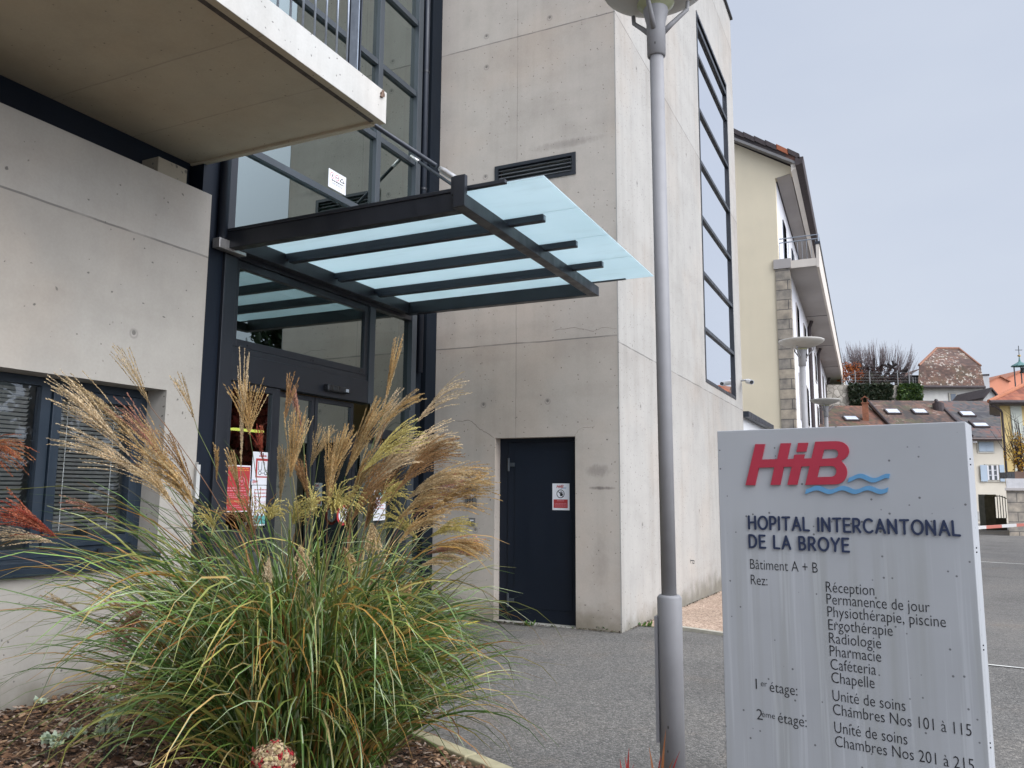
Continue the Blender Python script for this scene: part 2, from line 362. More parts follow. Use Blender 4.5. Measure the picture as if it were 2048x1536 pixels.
# text
_tc = {}
def glyph_mesh(s):
    if s in _tc: return _tc[s]
    cu = bpy.data.curves.new('t', 'FONT'); cu.body = s; cu.size = 1; cu.resolution_u = 3; cu.offset = -.008
    o = bpy.data.objects.new('t', cu); COL.objects.link(o)
    dg = bpy.context.evaluated_depsgraph_get()
    me = bpy.data.meshes.new_from_object(o.evaluated_get(dg))
    v = [(q.co.x, q.co.y) for q in me.vertices]; f = [list(p.vertices) for p in me.polygons]
    bpy.data.objects.remove(o); bpy.data.curves.remove(cu); bpy.data.meshes.remove(me)
    _tc[s] = (v, f); return v, f
def text(mb, s, O, u, v, n, cap, width=None, off=.001, align='L'):
    """letters with cap height `cap` starting at O on the plane (u, v), raised `off` along n"""
    hv, _ = glyph_mesh('H'); ch = max(q[1] for q in hv)
    vs, fs = glyph_mesh(s)
    if not vs: return
    k = cap/ch; x0 = min(q[0] for q in vs); wd = (max(q[0] for q in vs)-x0)*k
    kx = k*(width/wd if width else 1); tot = width or wd
    sh = {'L': 0, 'C': -tot/2, 'R': -tot}[align]
    O, u, v, n = map(Vector, (O, u, v, n))
    mb.add([O + u*((q[0]-x0)*kx+sh) + v*(q[1]*k) + n*off for q in vs], fs)
def rect(mb, O, u, v, n, x0, x1, y0, y1, off):
    O, u, v, n = map(Vector, (O, u, v, n))
    mb.add([O+u*x+v*y+n*off for x, y in ((x0, y0), (x1, y0), (x1, y1), (x0, y1))], [(0, 1, 2, 3)])
def disc(mb, O, u, v, n, cx, cy, r, off, r0=0, k=24, a0=0, a1=2*PI):
    O, u, v, n = map(Vector, (O, u, v, n))
    A = [a0+(a1-a0)*i/k for i in range(k+1)]
    po = [O+u*(cx+r*math.cos(a))+v*(cy+r*math.sin(a))+n*off for a in A]
    if r0:
        pi = [O+u*(cx+r0*math.cos(a))+v*(cy+r0*math.sin(a))+n*off for a in A]
        mb.add(po+pi, [(i, i+1, k+2+i, k+1+i) for i in range(k)])
    else: mb.add(po[:-1], [list(range(k))])
def curve_mesh(polys, ext, bev=0):
    """filled 2-D polygons (even-odd holes) extruded: returns verts, faces"""
    cu = bpy.data.curves.new('p', 'CURVE'); cu.dimensions = '2D'; cu.fill_mode = 'BOTH'; cu.extrude = ext; cu.bevel_depth = bev
    for pl in polys:
        sp = cu.splines.new('POLY'); sp.points.add(len(pl)-1); sp.use_cyclic_u = True
        for q, p in zip(sp.points, pl): q.co = (p[0], p[1], 0, 1)
    o = bpy.data.objects.new('p', cu); COL.objects.link(o)
    dg = bpy.context.evaluated_depsgraph_get(); me = bpy.data.meshes.new_from_object(o.evaluated_get(dg))
    r = ([tuple(q.co) for q in me.vertices], [list(p.vertices) for p in me.polygons])
    bpy.data.objects.remove(o); bpy.data.curves.remove(cu); bpy.data.meshes.remove(me); return r

# ================================================================== GROUND
def gz(x, y): return -0.029*min(max(0, y-8.4), 5.6)
mb = MB(); xs = [-60, -30, -12, -6, -3, 0, 3, 6, 12, 30, 80]; ys = [-15, -5, 0, 4, 8.4, 11.2, 14, 20, 30, 45, 70, 110]
mb.add([(x, y, gz(x, y)) for y in ys for x in xs], [(j*len(xs)+i, j*len(xs)+i+1, (j+1)*len(xs)+i+1, (j+1)*len(xs)+i) for j in range(len(ys)-1) for i in range(len(xs)-1)])
tag(mb.build('asphalt_ground', ASPH), 'weathered grey asphalt forecourt running round the building', 'ground', kind='structure')
mm = NT('pink_gravel'); v = mm.voro(mm.pos, 60); s_ = mm.n('ShaderNodeSeparateColor'); mm.l(v.outputs['Color'], s_.inputs[0])
cc = mm.cramp(s_.outputs[0], [(.1, (.18, .12, .085)), (.5, (.38, .275, .205)), (.9, (.52, .41, .32))])
cc = mm.mix(1.0, cc, mm.cramp(mm.noise(mm.pos, 1.2, 5), [(.3, (.8, .77, .72)), (.7, (1.12, 1.08, 1.05))]), 'MULTIPLY')
mm.set(Base_Color=cc, Roughness=.9); mm.bump(s_.outputs[1], .6, .006)
mb = MB()
gp = [(-2.66, 8.98), (-2.2, 9.02), (-1.6, 8.72), (-.9, 8.5), (.2, 14.0), (-2.66, 14.0)]
mb.add([(x, y, gz(x, y)+.006) for x, y in gp], [list(range(6))])
tag(mb.build('gravel_path', mm.m), 'strip of pinkish gravel along the foot of the tower', 'path', kind='structure')
KERB = plain('kerb_stone', (.40, .37, .30), .85, 0, .22, 12, grain=70, bump=.003)
mb = MB()
for (x0, y0), (x1, y1) in (((-2.45, 9.0), (-1.6, 8.72)), ((-1.6, 8.72), (-.8, 8.46))):
    d = Vector((x1-x0, y1-y0, 0)); nn = Vector((-d.y, d.x, 0)).normalized()*.06
    mb.obox((x0, y0, -.05), d*.995, nn, (0, 0, .075))
tag(mb.build('gravel_kerb', KERB, bev=.006), 'pale low kerb in front of the pinkish gravel', 'kerb', kind='structure')
# planting bed kerb
K0 = Vector((-4.9, 5.2, 0)); K1 = Vector((-1.2, 3.56, 0)); kd = (K1-K0).normalized(); kn = Vector((-kd.y, kd.x, 0))
mb = MB(); t = 0
while t < (K1-K0).length-.1:
    mb.obox(K0+kd*t-Vector((0, 0, .1)), kd*.985, kn*.09, (0, 0, .165)); t += 1.0
tag(mb.build('bed_kerb', plain('yellowed_kerb', (.42, .37, .23), .85, 0, .25, 9, grain=60, bump=.004), bev=.008), 'yellowish concrete kerb edging the mulch bed', 'kerb', kind='structure')
# markings
YEL = plain('yellow_road_paint', (.60, .52, .10), .7, 0, .3, 12); WHP = plain('white_road_paint', (.55, .54, .50), .7, 0, .3, 8)
def strip(name, pts, wd, mat, lab):
    mb = MB()
    for a, b in zip(pts, pts[1:]):
        a, b = Vector(a), Vector(b); n = Vector((-(b-a).y, (b-a).x, 0)).normalized()*wd/2
        mb.add([q+Vector((0, 0, gz(q.x, q.y)+.008)) for q in (a-n, b-n, b+n, a+n)], [(0, 1, 2, 3)])
    tag(mb.build(name, mat), lab, 'road marking', kind='structure')
strip('yellow_line', [(-4.36, 8.33, 0), (-4.62, 5.6, 0)], .055, YEL, 'narrow yellow line painted in front of the entrance')
strip('white_line', [(-.1, 8.42, 0), (4.5, 7.9, 0)], .045, WHP, 'nearest thin white line across the car park')
strip('white_line', [(.2, 23.2, 0), (7, 21.2, 0)], .1, WHP, 'farther thin white line across the car park')

mb = MB().add([(-5.06, 5.25, .004), (-4.66, 5.1, .004), (-4.42, 8.34, .004), (-5.06, 8.36, .004)], [(0, 1, 2, 3)])
tag(mb.build('entrance_paving', plain('pale_paving', (.25, .24, .22), .85, 0, .15, 6, grain=60, bump=.002)), 'paler strip of paving in front of the entrance doors', 'pavement', kind='structure')

# ================================================================== CONCRETE WING (left)
XW, YE = -4.95, 4.60
wing = thing('concrete_wing', 'pale concrete low wing with strip window and overhanging balcony slab', 'building', (XW, 1.5, 0))
mb = holed(MB(), 'X', XW, XW-.28, (-4, YE), (-.3, 3.905), [(0.2, 4.275, 1.03, 2.24)])
mb.add([(XW, -4, 3.905), (XW, YE, 3.905), (XW-.28, YE, 3.905), (XW-.28, -4, 3.905)], [(0, 1, 2, 3)])
wall = mb.build('wall', CONC_L, wing)
b = MB().box(-5.45, -5.2, -4, YE-.02, 3.906, 4.213); b.build('dark_fascia', ANTH2, wing)
b = MB().box(-5.44, -5.22, -4, YE-.05, 4.45, 8.2); b.build('upper_wall', plain('upper_panel', (.06, .065, .08), .4), wing)
mb = MB().box(-5.5, -3.263, -4, 4.63, 4.216, 4.44)
mb.box(-3.315, -3.2631, -4, 4.6299, 4.198, 4.2161).box(-5.2, -3.36, 4.585, 4.6298, 4.198, 4.2161)
slab = mb.build('balcony_slab', CONC_S, wing)
mb = MB().add([(-3.2605, -4, 4.198), (-3.2605, 4.631, 4.198), (-3.2605, 4.631, 4.441), (-3.2605, -4, 4.441)], [(0, 1, 2, 3)])
mb = MB().box(-3.2629, -3.2585, -4, 4.631, 4.199, 4.442); mb.build('slab_edge', CONC_F, slab)
mb = MB().box(-3.365, -3.3155, -4, 4.575, 4.206, 4.2159); mb.build('drip_groove', plain('drip_stain', (.07, .055, .045), .9, 0, .5, 25), slab)
mb = MB().tube([(-3.27, 4.57, 4.40), (-3.245, 4.57, 4.40)], .022, 10).tube([(-3.25, 4.575, 4.43), (-3.25, 4.55, 4.37)], .01, 6)
mb.build('anchor_plate', plain('rusty_anchor', (.16, .10, .07), .7, .4, .5, 40), slab)
# rough block on the wall top
a = at(312, 352, X=-5.0); c = at(371, 362, X=-5.0)
MB().box(-5.17, -4.985, a.y, c.y, 3.906, 4.045).build('rough_block', concrete('rough_block', (.30, .27, .21), cracks=False, pores=2.2), wing, bev=.006)
# railing
ral = MB(); XR = -3.35
ral.box(XR-.03, XR+.03, -3, 4.38, 4.47, 4.482)
rail = ral.build('railing', GALV, wing)
MB().box(XR-.03, XR+.03, -3, 4.40, 5.46, 5.485).build('handrail', GALV, rail)
y = 4.26
while y > 1.9:
    MB().tube([(XR, y, 4.483), (XR, y, 5.46)], .008, 8).build('baluster', GALV, rail, smooth=True); y -= .118
for y in (4.36, 3.2):
    MB().box(XR-.05, XR+.02, y-.006, y+.006, 4.3, 5.459).build('railing_post', GALV, rail)
MB().box(XR-.1, XR+.02, 4.385, 4.397, 4.443, 5.459).build('railing_post', ANTHB, rail)
# strip window
XG = -5.15
def frame(mb, y0, y1, z0, z1, w, x0, x1):
    mb.box(x0, x1, y0, y0+w, z0, z1).box(x0, x1, y1-w, y1, z0, z1).box(x0, x1, y0+w, y1-w, z1-w, z1).box(x0, x1, y0+w, y1-w, z0, z0+w); return mb
win = frame(MB(), .2, 4.2745, 1.0345, 2.2395, .06, XG-.07, XG).build('window', ANTHW, wing, bev=.003)
MB().box(XG-.07, XG-.001, 3.43, 3.50, 1.09, 2.18).build('mullion', ANTHW, win)
MB().box(XG-.07, XG-.001, 1.75, 1.82, 1.09, 2.18).build('mullion', ANTHW, win)
MB().box(XG-.1, XW+.05, .201, 4.2745, .995, 1.034).box(XW+.03, XW+.05, .201, 4.2745, .945, .995).build('window_sill', ANTHW, wing, bev=.003)
cas = frame(MB(), 3.505, 4.21, 1.095, 2.175, .065, XG-.06, XG+.018).build('casement', ANTHW, win, bev=.004)
BLIND = plain('venetian_blind', (.62, .60, .55), .5, .1, .08, 4)
def blind(y0, y1, z0, z1, x):
    mb = MB(); z = z1
    while z > z0:
        mb.add([(x-.012, y0, z-.016), (x-.012, y1, z-.016), (x+.012, y1, z+.002), (x+.012, y0, z+.002)], [(0, 1, 2, 3)])
        z -= .0285
    for y in (y0+(y1-y0)*.18, y1-(y1-y0)*.15): mb.box(x+.013, x+.0145, y, y+.004, z0, z1)
    mb.build('blind', BLIND, win)
MB().box(XG-.035, XG-.03, 3.57, 4.145, 1.16, 2.11).build('pane', GLASSW, win)
MB().box(XG-.035, XG-.03, 1.82, 3.43, 1.09, 2.18).build('pane', GLASSW, win)
MB().box(XG-.035, XG-.03, .26, 1.75, 1.09, 2.18).build('pane', GLASSW, win)
blind(3.58, 4.135, 1.2, 2.10, XG-.09); blind(1.85, 3.40, 1.35, 2.16, XG-.09); blind(.28, 1.74, 1.1, 2.16, XG-.09)
MB().box(XG+.0185, XG+.03, 3.92, 3.96, 1.045, 1.07).build('drain_cap', BLACKP, win)
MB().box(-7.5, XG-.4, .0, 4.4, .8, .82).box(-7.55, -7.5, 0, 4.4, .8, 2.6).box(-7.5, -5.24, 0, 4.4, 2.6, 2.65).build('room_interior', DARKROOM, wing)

# ================================================================== TOWER
XT, YT, YB, ZT = -2.668, 8.368, 16.65, 11.80
tower = thing('concrete_tower', 'tall bare concrete stair tower with dark steel door and tall side window', 'building', ((XT-5.06)/2, 12, 0))
DO = (-4.2, -3.19, -.3, 2.108); VE = (-4.235, -3.165, 5.20, 5.475)
holed(MB(), 'Y', YT, YT+.3, (-9, XT), (-.4, ZT), [DO, VE]).build('front_wall', CONC_T, tower)
WI = (13.02, 15.85, 3.29, 9.88)
mb = holed(MB(), 'X', XT+.0015, XT-.3, (YT+.004, YB), (-.5, ZT), [WI])
mb.build('side_wall', CONC_R, tower)
MB().box(-9, XT-.301, YB-.3, YB-.002, -.5, ZT).box(-9, XT-.301, YT+.301, YB-.3, ZT-.3, ZT-.01).build('rear_wall', CONC_T, tower)
MB().box(-9.05, XT+.05, YT-.05, YB+.05, ZT, ZT+.05).build('coping', ANTH, tower, bev=.005)
# chamfered corner strip catches light
MB().prism([(XT-.012, YT-.001, -.1), (XT+.0025, YT-.001, -.1), (XT+.0025, YT+.014, -.1)], (0, 0, ZT+.08)).build('corner_chamfer', CONC_R, tower)
def crack(pts, wd, nm='crack'):
    mb = MB(); q = [at(x, y, Y=YT-.0012) for x, y in pts]; f = []
    for a_, b_ in zip(q, q[1:]):
        for k in range(4): f.append(a_.lerp(b_, k/4)+Vector((rnd.uniform(-.006, .006), 0, rnd.uniform(-.008, .008))))
    f.append(q[-1])
    for a_, b_ in zip(f, f[1:]):
        n_ = (b_-a_).normalized().cross(Vector((0, 1, 0)))*wd*rnd.uniform(.5, 1.2)/2; mb.add([a_-n_, b_-n_, b_+n_, a_+n_], [(0, 1, 2, 3)])
    mb.build(nm, plain('crack_dark', (.17, .15, .13), .9), tower)
crack([(988, 875), (972, 864), (957, 857), (948, 846), (936, 839), (925, 843), (906, 842), (884, 848)], .006)
crack([(1110, 660), (1150, 656), (1188, 662), (1205, 655), (1233, 657)], .004)
crack([(1150, 872), (1158, 858), (1190, 852)], .003)
mb = MB(); q = [at(x, y, X=XT+.003) for x, y in ((1380.5, 1117), (1381, 1127), (1381, 1121), (1386, 1121), (1385, 1126), (1388.5, 1127), (1389, 1122), (1386, 1121))]
for a_, b_ in zip(q, q[1:]):
    n_ = (b_-a_).normalized().cross(Vector((1, 0, 0)))*.006; mb.add([a_-n_, b_-n_, b_+n_, a_+n_], [(0, 1, 2, 3)])
mb.build('scribble', plain('marker_black', (.03, .03, .03), .8), tower)
# door
door = MB().box(-4.09, -3.195, YT+.13, YT+.18, .012, 2.06).build('door', ANTH2, tower, bev=.004)
MB().box(-4.0, -3.28, YT+.124, YT+.1299, .16, 1.97).build('door_panel', ANTH2, door, bev=.003)
MB().box(-4.2, -4.095, YT+.14, YT+.2, 0, 2.108).box(-4.095, -3.19, YT+.14, YT+.2, 2.063, 2.108).build('door_frame', ANTH2, door)
for z in (1.80, .24):
    MB().tube([(-4.075, YT+.115, z-.075), (-4.075, YT+.115, z+.075)], .014, 10).box(-4.062, -4.0, YT+.112, YT+.1295, z-.022, z+.022).build('hinge', ANTHM, door)
MB().box(-4.2, -3.19, YT-.0, YT+.19, -.02, .011).build('threshold', plain('door_sill_stone', (.36, .34, .30), .85, 0, .3, 18), tower)
# louvre
lv = MB().box(VE[0], VE[1], YT-.012, YT+.06, VE[3]-.04, VE[3]).box(VE[0], VE[1], YT-.012, YT+.06, VE[2], VE[2]+.04).box(VE[0], VE[0]+.05, YT-.012, YT+.06, VE[2]+.04, VE[3]-.04).box(VE[1]-.05, VE[1], YT-.012, YT+.06, VE[2]+.04, VE[3]-.04).build('vent_louvre', ANTH, tower)
mb = MB().box(VE[0], VE[1], YT+.2, YT+.21, VE[2], VE[3])
for i in range(4):
    z = VE[2]+.06+i*.048
    mb.prism([(VE[0]+.05, YT, z), (VE[0]+.05, YT+.05, z+.038), (VE[0]+.05, YT+.055, z+.034), (VE[0]+.05, YT+.005, z-.004)], (VE[1]-VE[0]-.1, 0, 0))
mb.build('louvre_blades', plain('louvre_grey', (.13, .135, .14), .5, 0, .15, 5), lv)
# tall window
def frameX(mb, y0, y1, z0, z1, w, x0, x1): return frame(mb, y0, y1, z0, z1, w, x0, x1)
tw = frame(MB(), WI[0], WI[1], WI[2], WI[3], .055, XT-.09, XT+.012).build('stair_window', ANTH, tower)
MB().box(XT-.08, XT+.008, WI[0]+.055, WI[1]-.055, 9.62, 9.70).build('glazing_bar', ANTH, tw)
zs = [4.2, 5.16, 6.14, 7.13, 8.08, 9.09]
for z in zs: MB().box(XT-.08, XT+.006, WI[0]+.055, WI[1]-.055, z-.03, z+.03).build('glazing_bar', ANTH, tw)
ed = [WI[2]+.055]+zs+[9.65]
for z0, z1 in zip(ed, ed[1:]): MB().box(XT-.06, XT-.03, WI[0]+.056, WI[1]-.056, z0+.0305, z1-.0305).build('pane', GLASST, tw)

# ================================================================== GLAZED ENTRANCE
XE = -5.06
ent = thing('glazed_entrance', 'dark metal and glass entrance front between the two concrete blocks', 'building', (XE, 6.5, 0))
TOP = 11.7
MB().box(-5.3, XE, 4.601, 4.86, -.1, TOP).build('corner_post', ANTH2, ent)
MB().box(-5.2, XE+.03, 4.861, 5.0, -.1, 3.49).box(-5.2, XE+.02, 4.861, 4.96, 3.70, TOP).build('jamb', ANTH, ent, bev=.004)
MB().tube([(XE+.045, 4.80, 3.6), (XE+.045, 4.80, TOP)], .042, 14).build('downpipe', ANTHB, ent, smooth=True)
MB().box(-5.2, XE+.02, 7.0, 7.085, 3.701, TOP).box(-5.2, XE+.015, 6.99, 7.09, 2.42, 3.49).build('mullion', ANTHM, ent, bev=.003)
MB().box(-5.2, XE+.03, 7.81, 7.91, 2.42, TOP).box(-5.2, XE+.03, 7.78, 7.91, -.1, 2.42).build('jamb', ANTHM, ent, bev=.004)
MB().box(-5.3, XE-.04, 7.911, 8.365, -.1, TOP).build('side_cladding', MATTE, ent)
MB().box(XE-.039, XE+.03, 8.13, 8.366, -.1, TOP).build('side_cladding', MATTE, ent, bev=.004)
dp = MB().tube([(XE+.0, 8.03, 2.9), (XE+.0, 8.03, TOP)], .04, 14).build('downpipe', ANTHB, ent, smooth=True)
for z in (5.2, 6.75, 8.2): MB().tube([(XE, 8.03, z-.012), (XE, 8.03, z+.012)], .046, 14).build('pipe_collar', ANTH, dp)
MB().box(-5.2, XE+.018, 4.96, 7.81, 3.49, 3.70).build('canopy_beam', ANTH, ent)
for z in (4.52, 5.46, 6.35, 7.29, 8.23, 9.17, 10.1, 11.1):
    MB().box(-5.2, XE+.012, 4.96, 6.9995, z-.032, z+.032).build('transom', ANTHM, ent); MB().box(-5.2, XE+.012, 7.0855, 7.81, z-.032, z+.032).build('transom', ANTHM, ent)
ed = [3.70, 4.52, 5.46, 6.35, 7.29, 8.23, 9.17, 10.1, 11.1]
for z0, z1 in zip(ed, ed[1:]):
    MB().box(XE-.05, XE-.03, 4.961, 6.999, z0+.02, z1-.02).build('pane', GLASS, ent); MB().box(XE-.05, XE-.03, 7.086, 7.809, z0+.02, z1-.02).build('pane', GLASS, ent)
# transom light over the door
fl = frame(MB(), 5.0, 6.99, 2.72, 3.49, .07, -5.15, XE-.005).build('fanlight_frame', ANTH, ent, bev=.004)
for y in (5.2, 6.05, 6.85): MB().box(XE-.0049, XE, y, y+.05, 2.742, 2.756).build('drain_cap', BLACKP, fl)
MB().box(XE-.05, XE-.03, 5.07, 6.92, 2.79, 3.42).build('pane', GLASS, fl)
MB().box(XE-.05, XE-.03, 7.091, 7.809, 2.16, 3.49).build('pane', GLASS, ent)
MB().box(-5.18, XE+.01, 5.0, 6.989, 2.42, 2.66).box(-5.18, XE-.006, 5.0, 6.989, 2.66, 2.719).build('door_header', ANTH, ent, bev=.004)
MB().box(-5.18, XE+.005, 7.0905, 7.779, 2.06, 2.159).build('door_header', ANTH, ent)
MB().box(-5.16, XE-.015, 5.0, 5.07, 0, 2.419).box(-5.16, XE-.015, 5.56, 5.66, 0, 2.419).box(-5.16, XE-.015, 5.071, 5.559, .95, 1.15).box(-5.16, XE-.015, 5.071, 5.559, 2.36, 2.419).box(-5.16, XE-.015, 5.071, 5.559, 0, .1).build('sidelight_frame', ANTH, ent, bev=.003)
MB().box(XE-.06, XE-.04, 5.071, 5.559, 1.151, 2.359).build('pane', GLASS, ent)
MB().box(XE-.06, XE-.05, 5.071, 5.559, .101, .949).build('pane', GLASS, ent)
for y0, y1 in ((5.70, 6.24), (6.25, 6.88), (6.89, 7.77)):
    d_ = frame(MB(), y0, y1, .02, 2.41 if y1 < 7 else 2.05, .045, -5.20, -5.15).build('sliding_door', ANTH, ent)
    MB().box(-5.185, -5.17, y0+.046, y1-.046, .066, 2.364 if y1 < 7 else 2.0).build('pane', GLASS, d_)
sn = MB().box(XE+.011, XE+.075, 6.24, 6.60, 2.47, 2.535).build('motion_sensor', BLACKP, ent, bev=.012)
MB().box(XE+.0751, XE+.078, 6.52, 6.57, 2.485, 2.515).build('sensor_lens', plain('lens', (.4, .42, .45), .2), sn)
MB().box(XE+.02, XE+.10, 4.72, 5.03, 3.50, 3.585).build('beam_bracket', STEEL, ent, bev=.004)
# dim hall behind the glass
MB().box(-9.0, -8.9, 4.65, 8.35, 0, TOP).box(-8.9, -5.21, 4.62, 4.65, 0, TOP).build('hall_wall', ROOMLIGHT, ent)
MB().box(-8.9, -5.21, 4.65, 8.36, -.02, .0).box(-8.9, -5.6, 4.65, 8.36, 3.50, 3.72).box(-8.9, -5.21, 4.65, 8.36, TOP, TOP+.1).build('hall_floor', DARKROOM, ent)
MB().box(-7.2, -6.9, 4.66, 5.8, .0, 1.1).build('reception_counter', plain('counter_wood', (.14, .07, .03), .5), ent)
p0 = at(456, 858, X=-6.6); p1 = at(508, 862, X=-6.6)
tag(MB().box(-6.62, -6.5, p0.y, p1.y+.1, p0.z-.008, p0.z+.012).build('strip_light', emit('lit_yellow_tube', (1, .62, .16), 6.0)), 'lit yellow strip light glowing inside behind the entrance side pane', 'light')

# ================================================================== CANOPY
can = thing('glass_canopy', 'frosted glass entrance canopy on dark steel frame hung from rods', 'canopy', (-3.9, 6.3, 3.5))
CPY, CPX = (5.53, 6.25, 6.94), -2.36
ZB, ZTp = 3.52, 3.66
MB().box(-5.0, -2.76, 4.83, 4.92, ZB, ZTp).box(-5.0, -2.36, 4.82, 4.858, ZTp+.0005, ZTp+.03).build('side_beam', ANTH, can, bev=.004)
MB().box(-5.0, -2.76, 7.60, 7.69, ZB, ZTp).build('side_beam', ANTH, can, bev=.004)
MB().box(-2.76, -2.66, 4.775, 7.70, ZB, ZB+.10).build('front_beam', ANTH, can, bev=.004)
MB().box(-5.04, -4.95, 4.921, 7.599, ZB+.01, ZTp).build('rear_beam', ANTH, can, bev=.004)
MB().box(-2.745, -2.655, 4.765, 4.785, ZB+.002, 3.755).box(-2.78, -2.66, 4.7855, 4.815, ZB+.105, 3.76).build('rod_bracket', ANTH, can)
for y in CPY:
    pl = MB().box(-4.949, CPX, y-.03, y+.03, 3.600, 3.655).build('purlin', ANTHB, can, bev=.003)
    MB().box(-4.9, -2.77, y-.034, y-.004, 3.565, 3.5995).box(-4.9, -2.77, y+.004, y+.034, 3.565, 3.5995).build('purlin_flange', ANTHB, pl)
    MB().box(CPX+.0005, CPX+.003, y-.016, y+.016, 3.612, 3.645).build('end_cap', GALV, pl)
MB().box(-4.949, CPX, 7.66, 7.69, 3.6605, 3.672).build('purlin', ANTH, can)
fm = NT('frosted_glass'); fm.t.nodes.remove(fm.b)
tl = fm.n('ShaderNodeBsdfTranslucent'); df = fm.n('ShaderNodeBsdfDiffuse'); gg = fm.n('ShaderNodeBsdfGlossy')
ccol = fm.mix(fm.ramp(fm.noise(fm.scale(fm.pos, (1.2, 6, 1)), 1.6, 6, .65), .5, .75, 0, .35), fm.cramp(fm.noise(fm.pos, 1.3, 5), [(.3, (.70, .81, .83)), (.7, (.77, .87, .89))]), (.58, .66, .66))
fm.l(ccol, tl.inputs[0]); df.inputs[0].default_value = (.66, .76, .79, 1); gg.inputs['Roughness'].default_value = .12
x1_ = fm.n('ShaderNodeMixShader'); x1_.inputs[0].default_value = .3; fm.l(tl.outputs[0], x1_.inputs[1]); fm.l(df.outputs[0], x1_.inputs[2])
x2_ = fm.n('ShaderNodeMixShader'); x2_.inputs[0].default_value = .05; fm.l(x1_.outputs[0], x2_.inputs[1]); fm.l(gg.outputs[0], x2_.inputs[2]); fm.l(x2_.outputs[0], fm.out.inputs[0])
ys_ = [4.86, CPY[0], CPY[1], CPY[2], 7.715]
for y0, y1 in zip(ys_, ys_[1:]): MB().box(-5.0, -2.08, y0+.004, y1-.004, 3.6725, 3.684).build('glass_sheet', fm.m, can)
for y, nm in ((4.84, 'rod'), (7.64, 'rod')):
    a = Vector((-2.74, y, 3.74 if y < 6 else 3.70)); b_ = Vector((-5.02, y+.03, 5.48))
    d = (b_-a)
    r_ = MB().tube([a+d*.09, b_-d*.05], .019, 10).build('tie_rod', ANTHB, can, smooth=True)
    MB().tube([a, a+d*.012, a+d*.06, a+d*.075], [.02, .026, .026, .018], 10).build('rod_fork', STEEL, r_, smooth=True)
    MB().tube([b_, b_-d*.05], .022, 10).build('rod_fork', STEEL, r_, smooth=True)

# ================================================================== HOSPITAL SIGN
SL = at(1434, 863, D=3.3); _a = R(55)
SU = (math.sin(_a)*RT0 - math.cos(_a)*FW0).normalized(); SV = Vector((0, 0, 1)); SN = SU.cross(SV)
SO = Vector((SL.x, SL.y, 0)); SH = 1.75; SW = .906; STH = .20
def SP(x, y):
    d = FW*F + RT*(x-1024) - UPV*(y-768); p = CAM + d*((SL-CAM).dot(SN)/d.dot(SN))
    return (p-SO).dot(SU), p.z
sign = thing('hospital_sign', 'grey weathered slab sign with red HiB logo and navy hospital lettering', 'sign', SO+SU*SW/2-SN*STH/2)
sm = NT('sign_panel'); P = sm.pos
big = sm.noise(P, 1.6, 5)
col = sm.cramp(big, [(.3, (.335, .341, .350)), (.7, (.385, .392, .402))])
zz = sm.n('ShaderNodeSeparateXYZ'); sm.l(P, zz.inputs[0])
st1 = sm.noise(sm.scale(P, (16, 16, .55)), 1, 4); st2 = sm.noise(sm.scale(P, (38, 38, .9)), 1, 3)
below = sm.ramp(zz.outputs[2], 1.1, 1.52, 1, 0)
col = sm.mix(sm.math('MULTIPLY', sm.ramp(st1, .42, .66), sm.math('MULTIPLY', below, .5)), col, (.275, .280, .258))
col = sm.mix(sm.math('MULTIPLY', sm.ramp(st2, .54, .68), sm.math('MULTIPLY', below, .33)), col, (.54, .55, .565))
vv = sm.voro(P, 30); sc_ = sm.n('ShaderNodeSeparateColor'); sm.l(vv.outputs['Color'], sc_.inputs[0])
sp_ = sm.math('MULTIPLY', sm.ramp(vv.outputs['Distance'], .09, .15, 1, 0), sm.math('GREATER_THAN', sc_.outputs[0], .62))
col = sm.mix(sm.math('MULTIPLY', sp_, .8), col, (.06, .06, .06))
sm.set(Base_Color=col, Roughness=.62); sm.bump(sm.noise(P, 60, 3), .15, .001)
B0 = SO - SN*STH
pan = MB().obox(SO-SN*STH, SU*SW, SN*STH, SV*SH).build('panel', sm.m, sign, bev=.003)
# bolts on the narrow side
for z in (1.62, 1.60, 1.31, 1.295, .98, .965, .66, .645):
    o = SO+SU*SW-SN*.05+SV*z; MB().tube([o, o+SU*.004], .0027, 8).build('side_screw', BLACKP, sign)
def logo(polys_px, nm, mat, th, map_=SP):
    vs, fs = curve_mesh([[map_(*p) for p in pl] for pl in polys_px], th/2)
    mb = MB(); mb.add([SO+SU*q[0]+SV*q[1]+SN*(q[2]+th/2+.0005) for q in vs], fs)
    return mb.build(nm, mat, sign)
def Lp(x, y): return (1460+x/3.483, 850+y/3.483)
def arcp(cx, cy, rx, ry, a0, a1, n=10): return [(cx+rx*math.cos(R(a0+(a1-a0)*i/n)), cy+ry*math.sin(R(a0+(a1-a0)*i/n))) for i in range(n+1)]
main = [(181,134),(248,134),(224,241),(333,238),(357,128),(427,127),(402,238),(446,236),(453,207),(523,205),(516,234),(571,232),(598,117)] \
     + [(740,113)]+arcp(752,182,80,68,-80,62,10)+[(778,250)]+arcp(738,330,80,84,-52,88,12)+[(528,418),(558,288),(500,290),(472,416),(404,417),(434,291),(378,293),(353,417),(287,418),(313,295),(204,298),(178,420),(113,420)]
h1 = [(658,172),(722,170)]+arcp(728,201,30,31,-80,75,8)+[(715,232),(641,236)]
h2 = [(629,289),(706,286)]+arcp(712,323,33,37,-80,80,8)+[(700,361),(610,363)]
dot = [(479,126),(548,124),(533,186),(466,188)]
LP = lambda pl: [Lp(*p) for p in pl]
logo([LP(main), LP(h1), LP(h2), LP(dot)], 'logo_letters', LOGO_RED, .009)
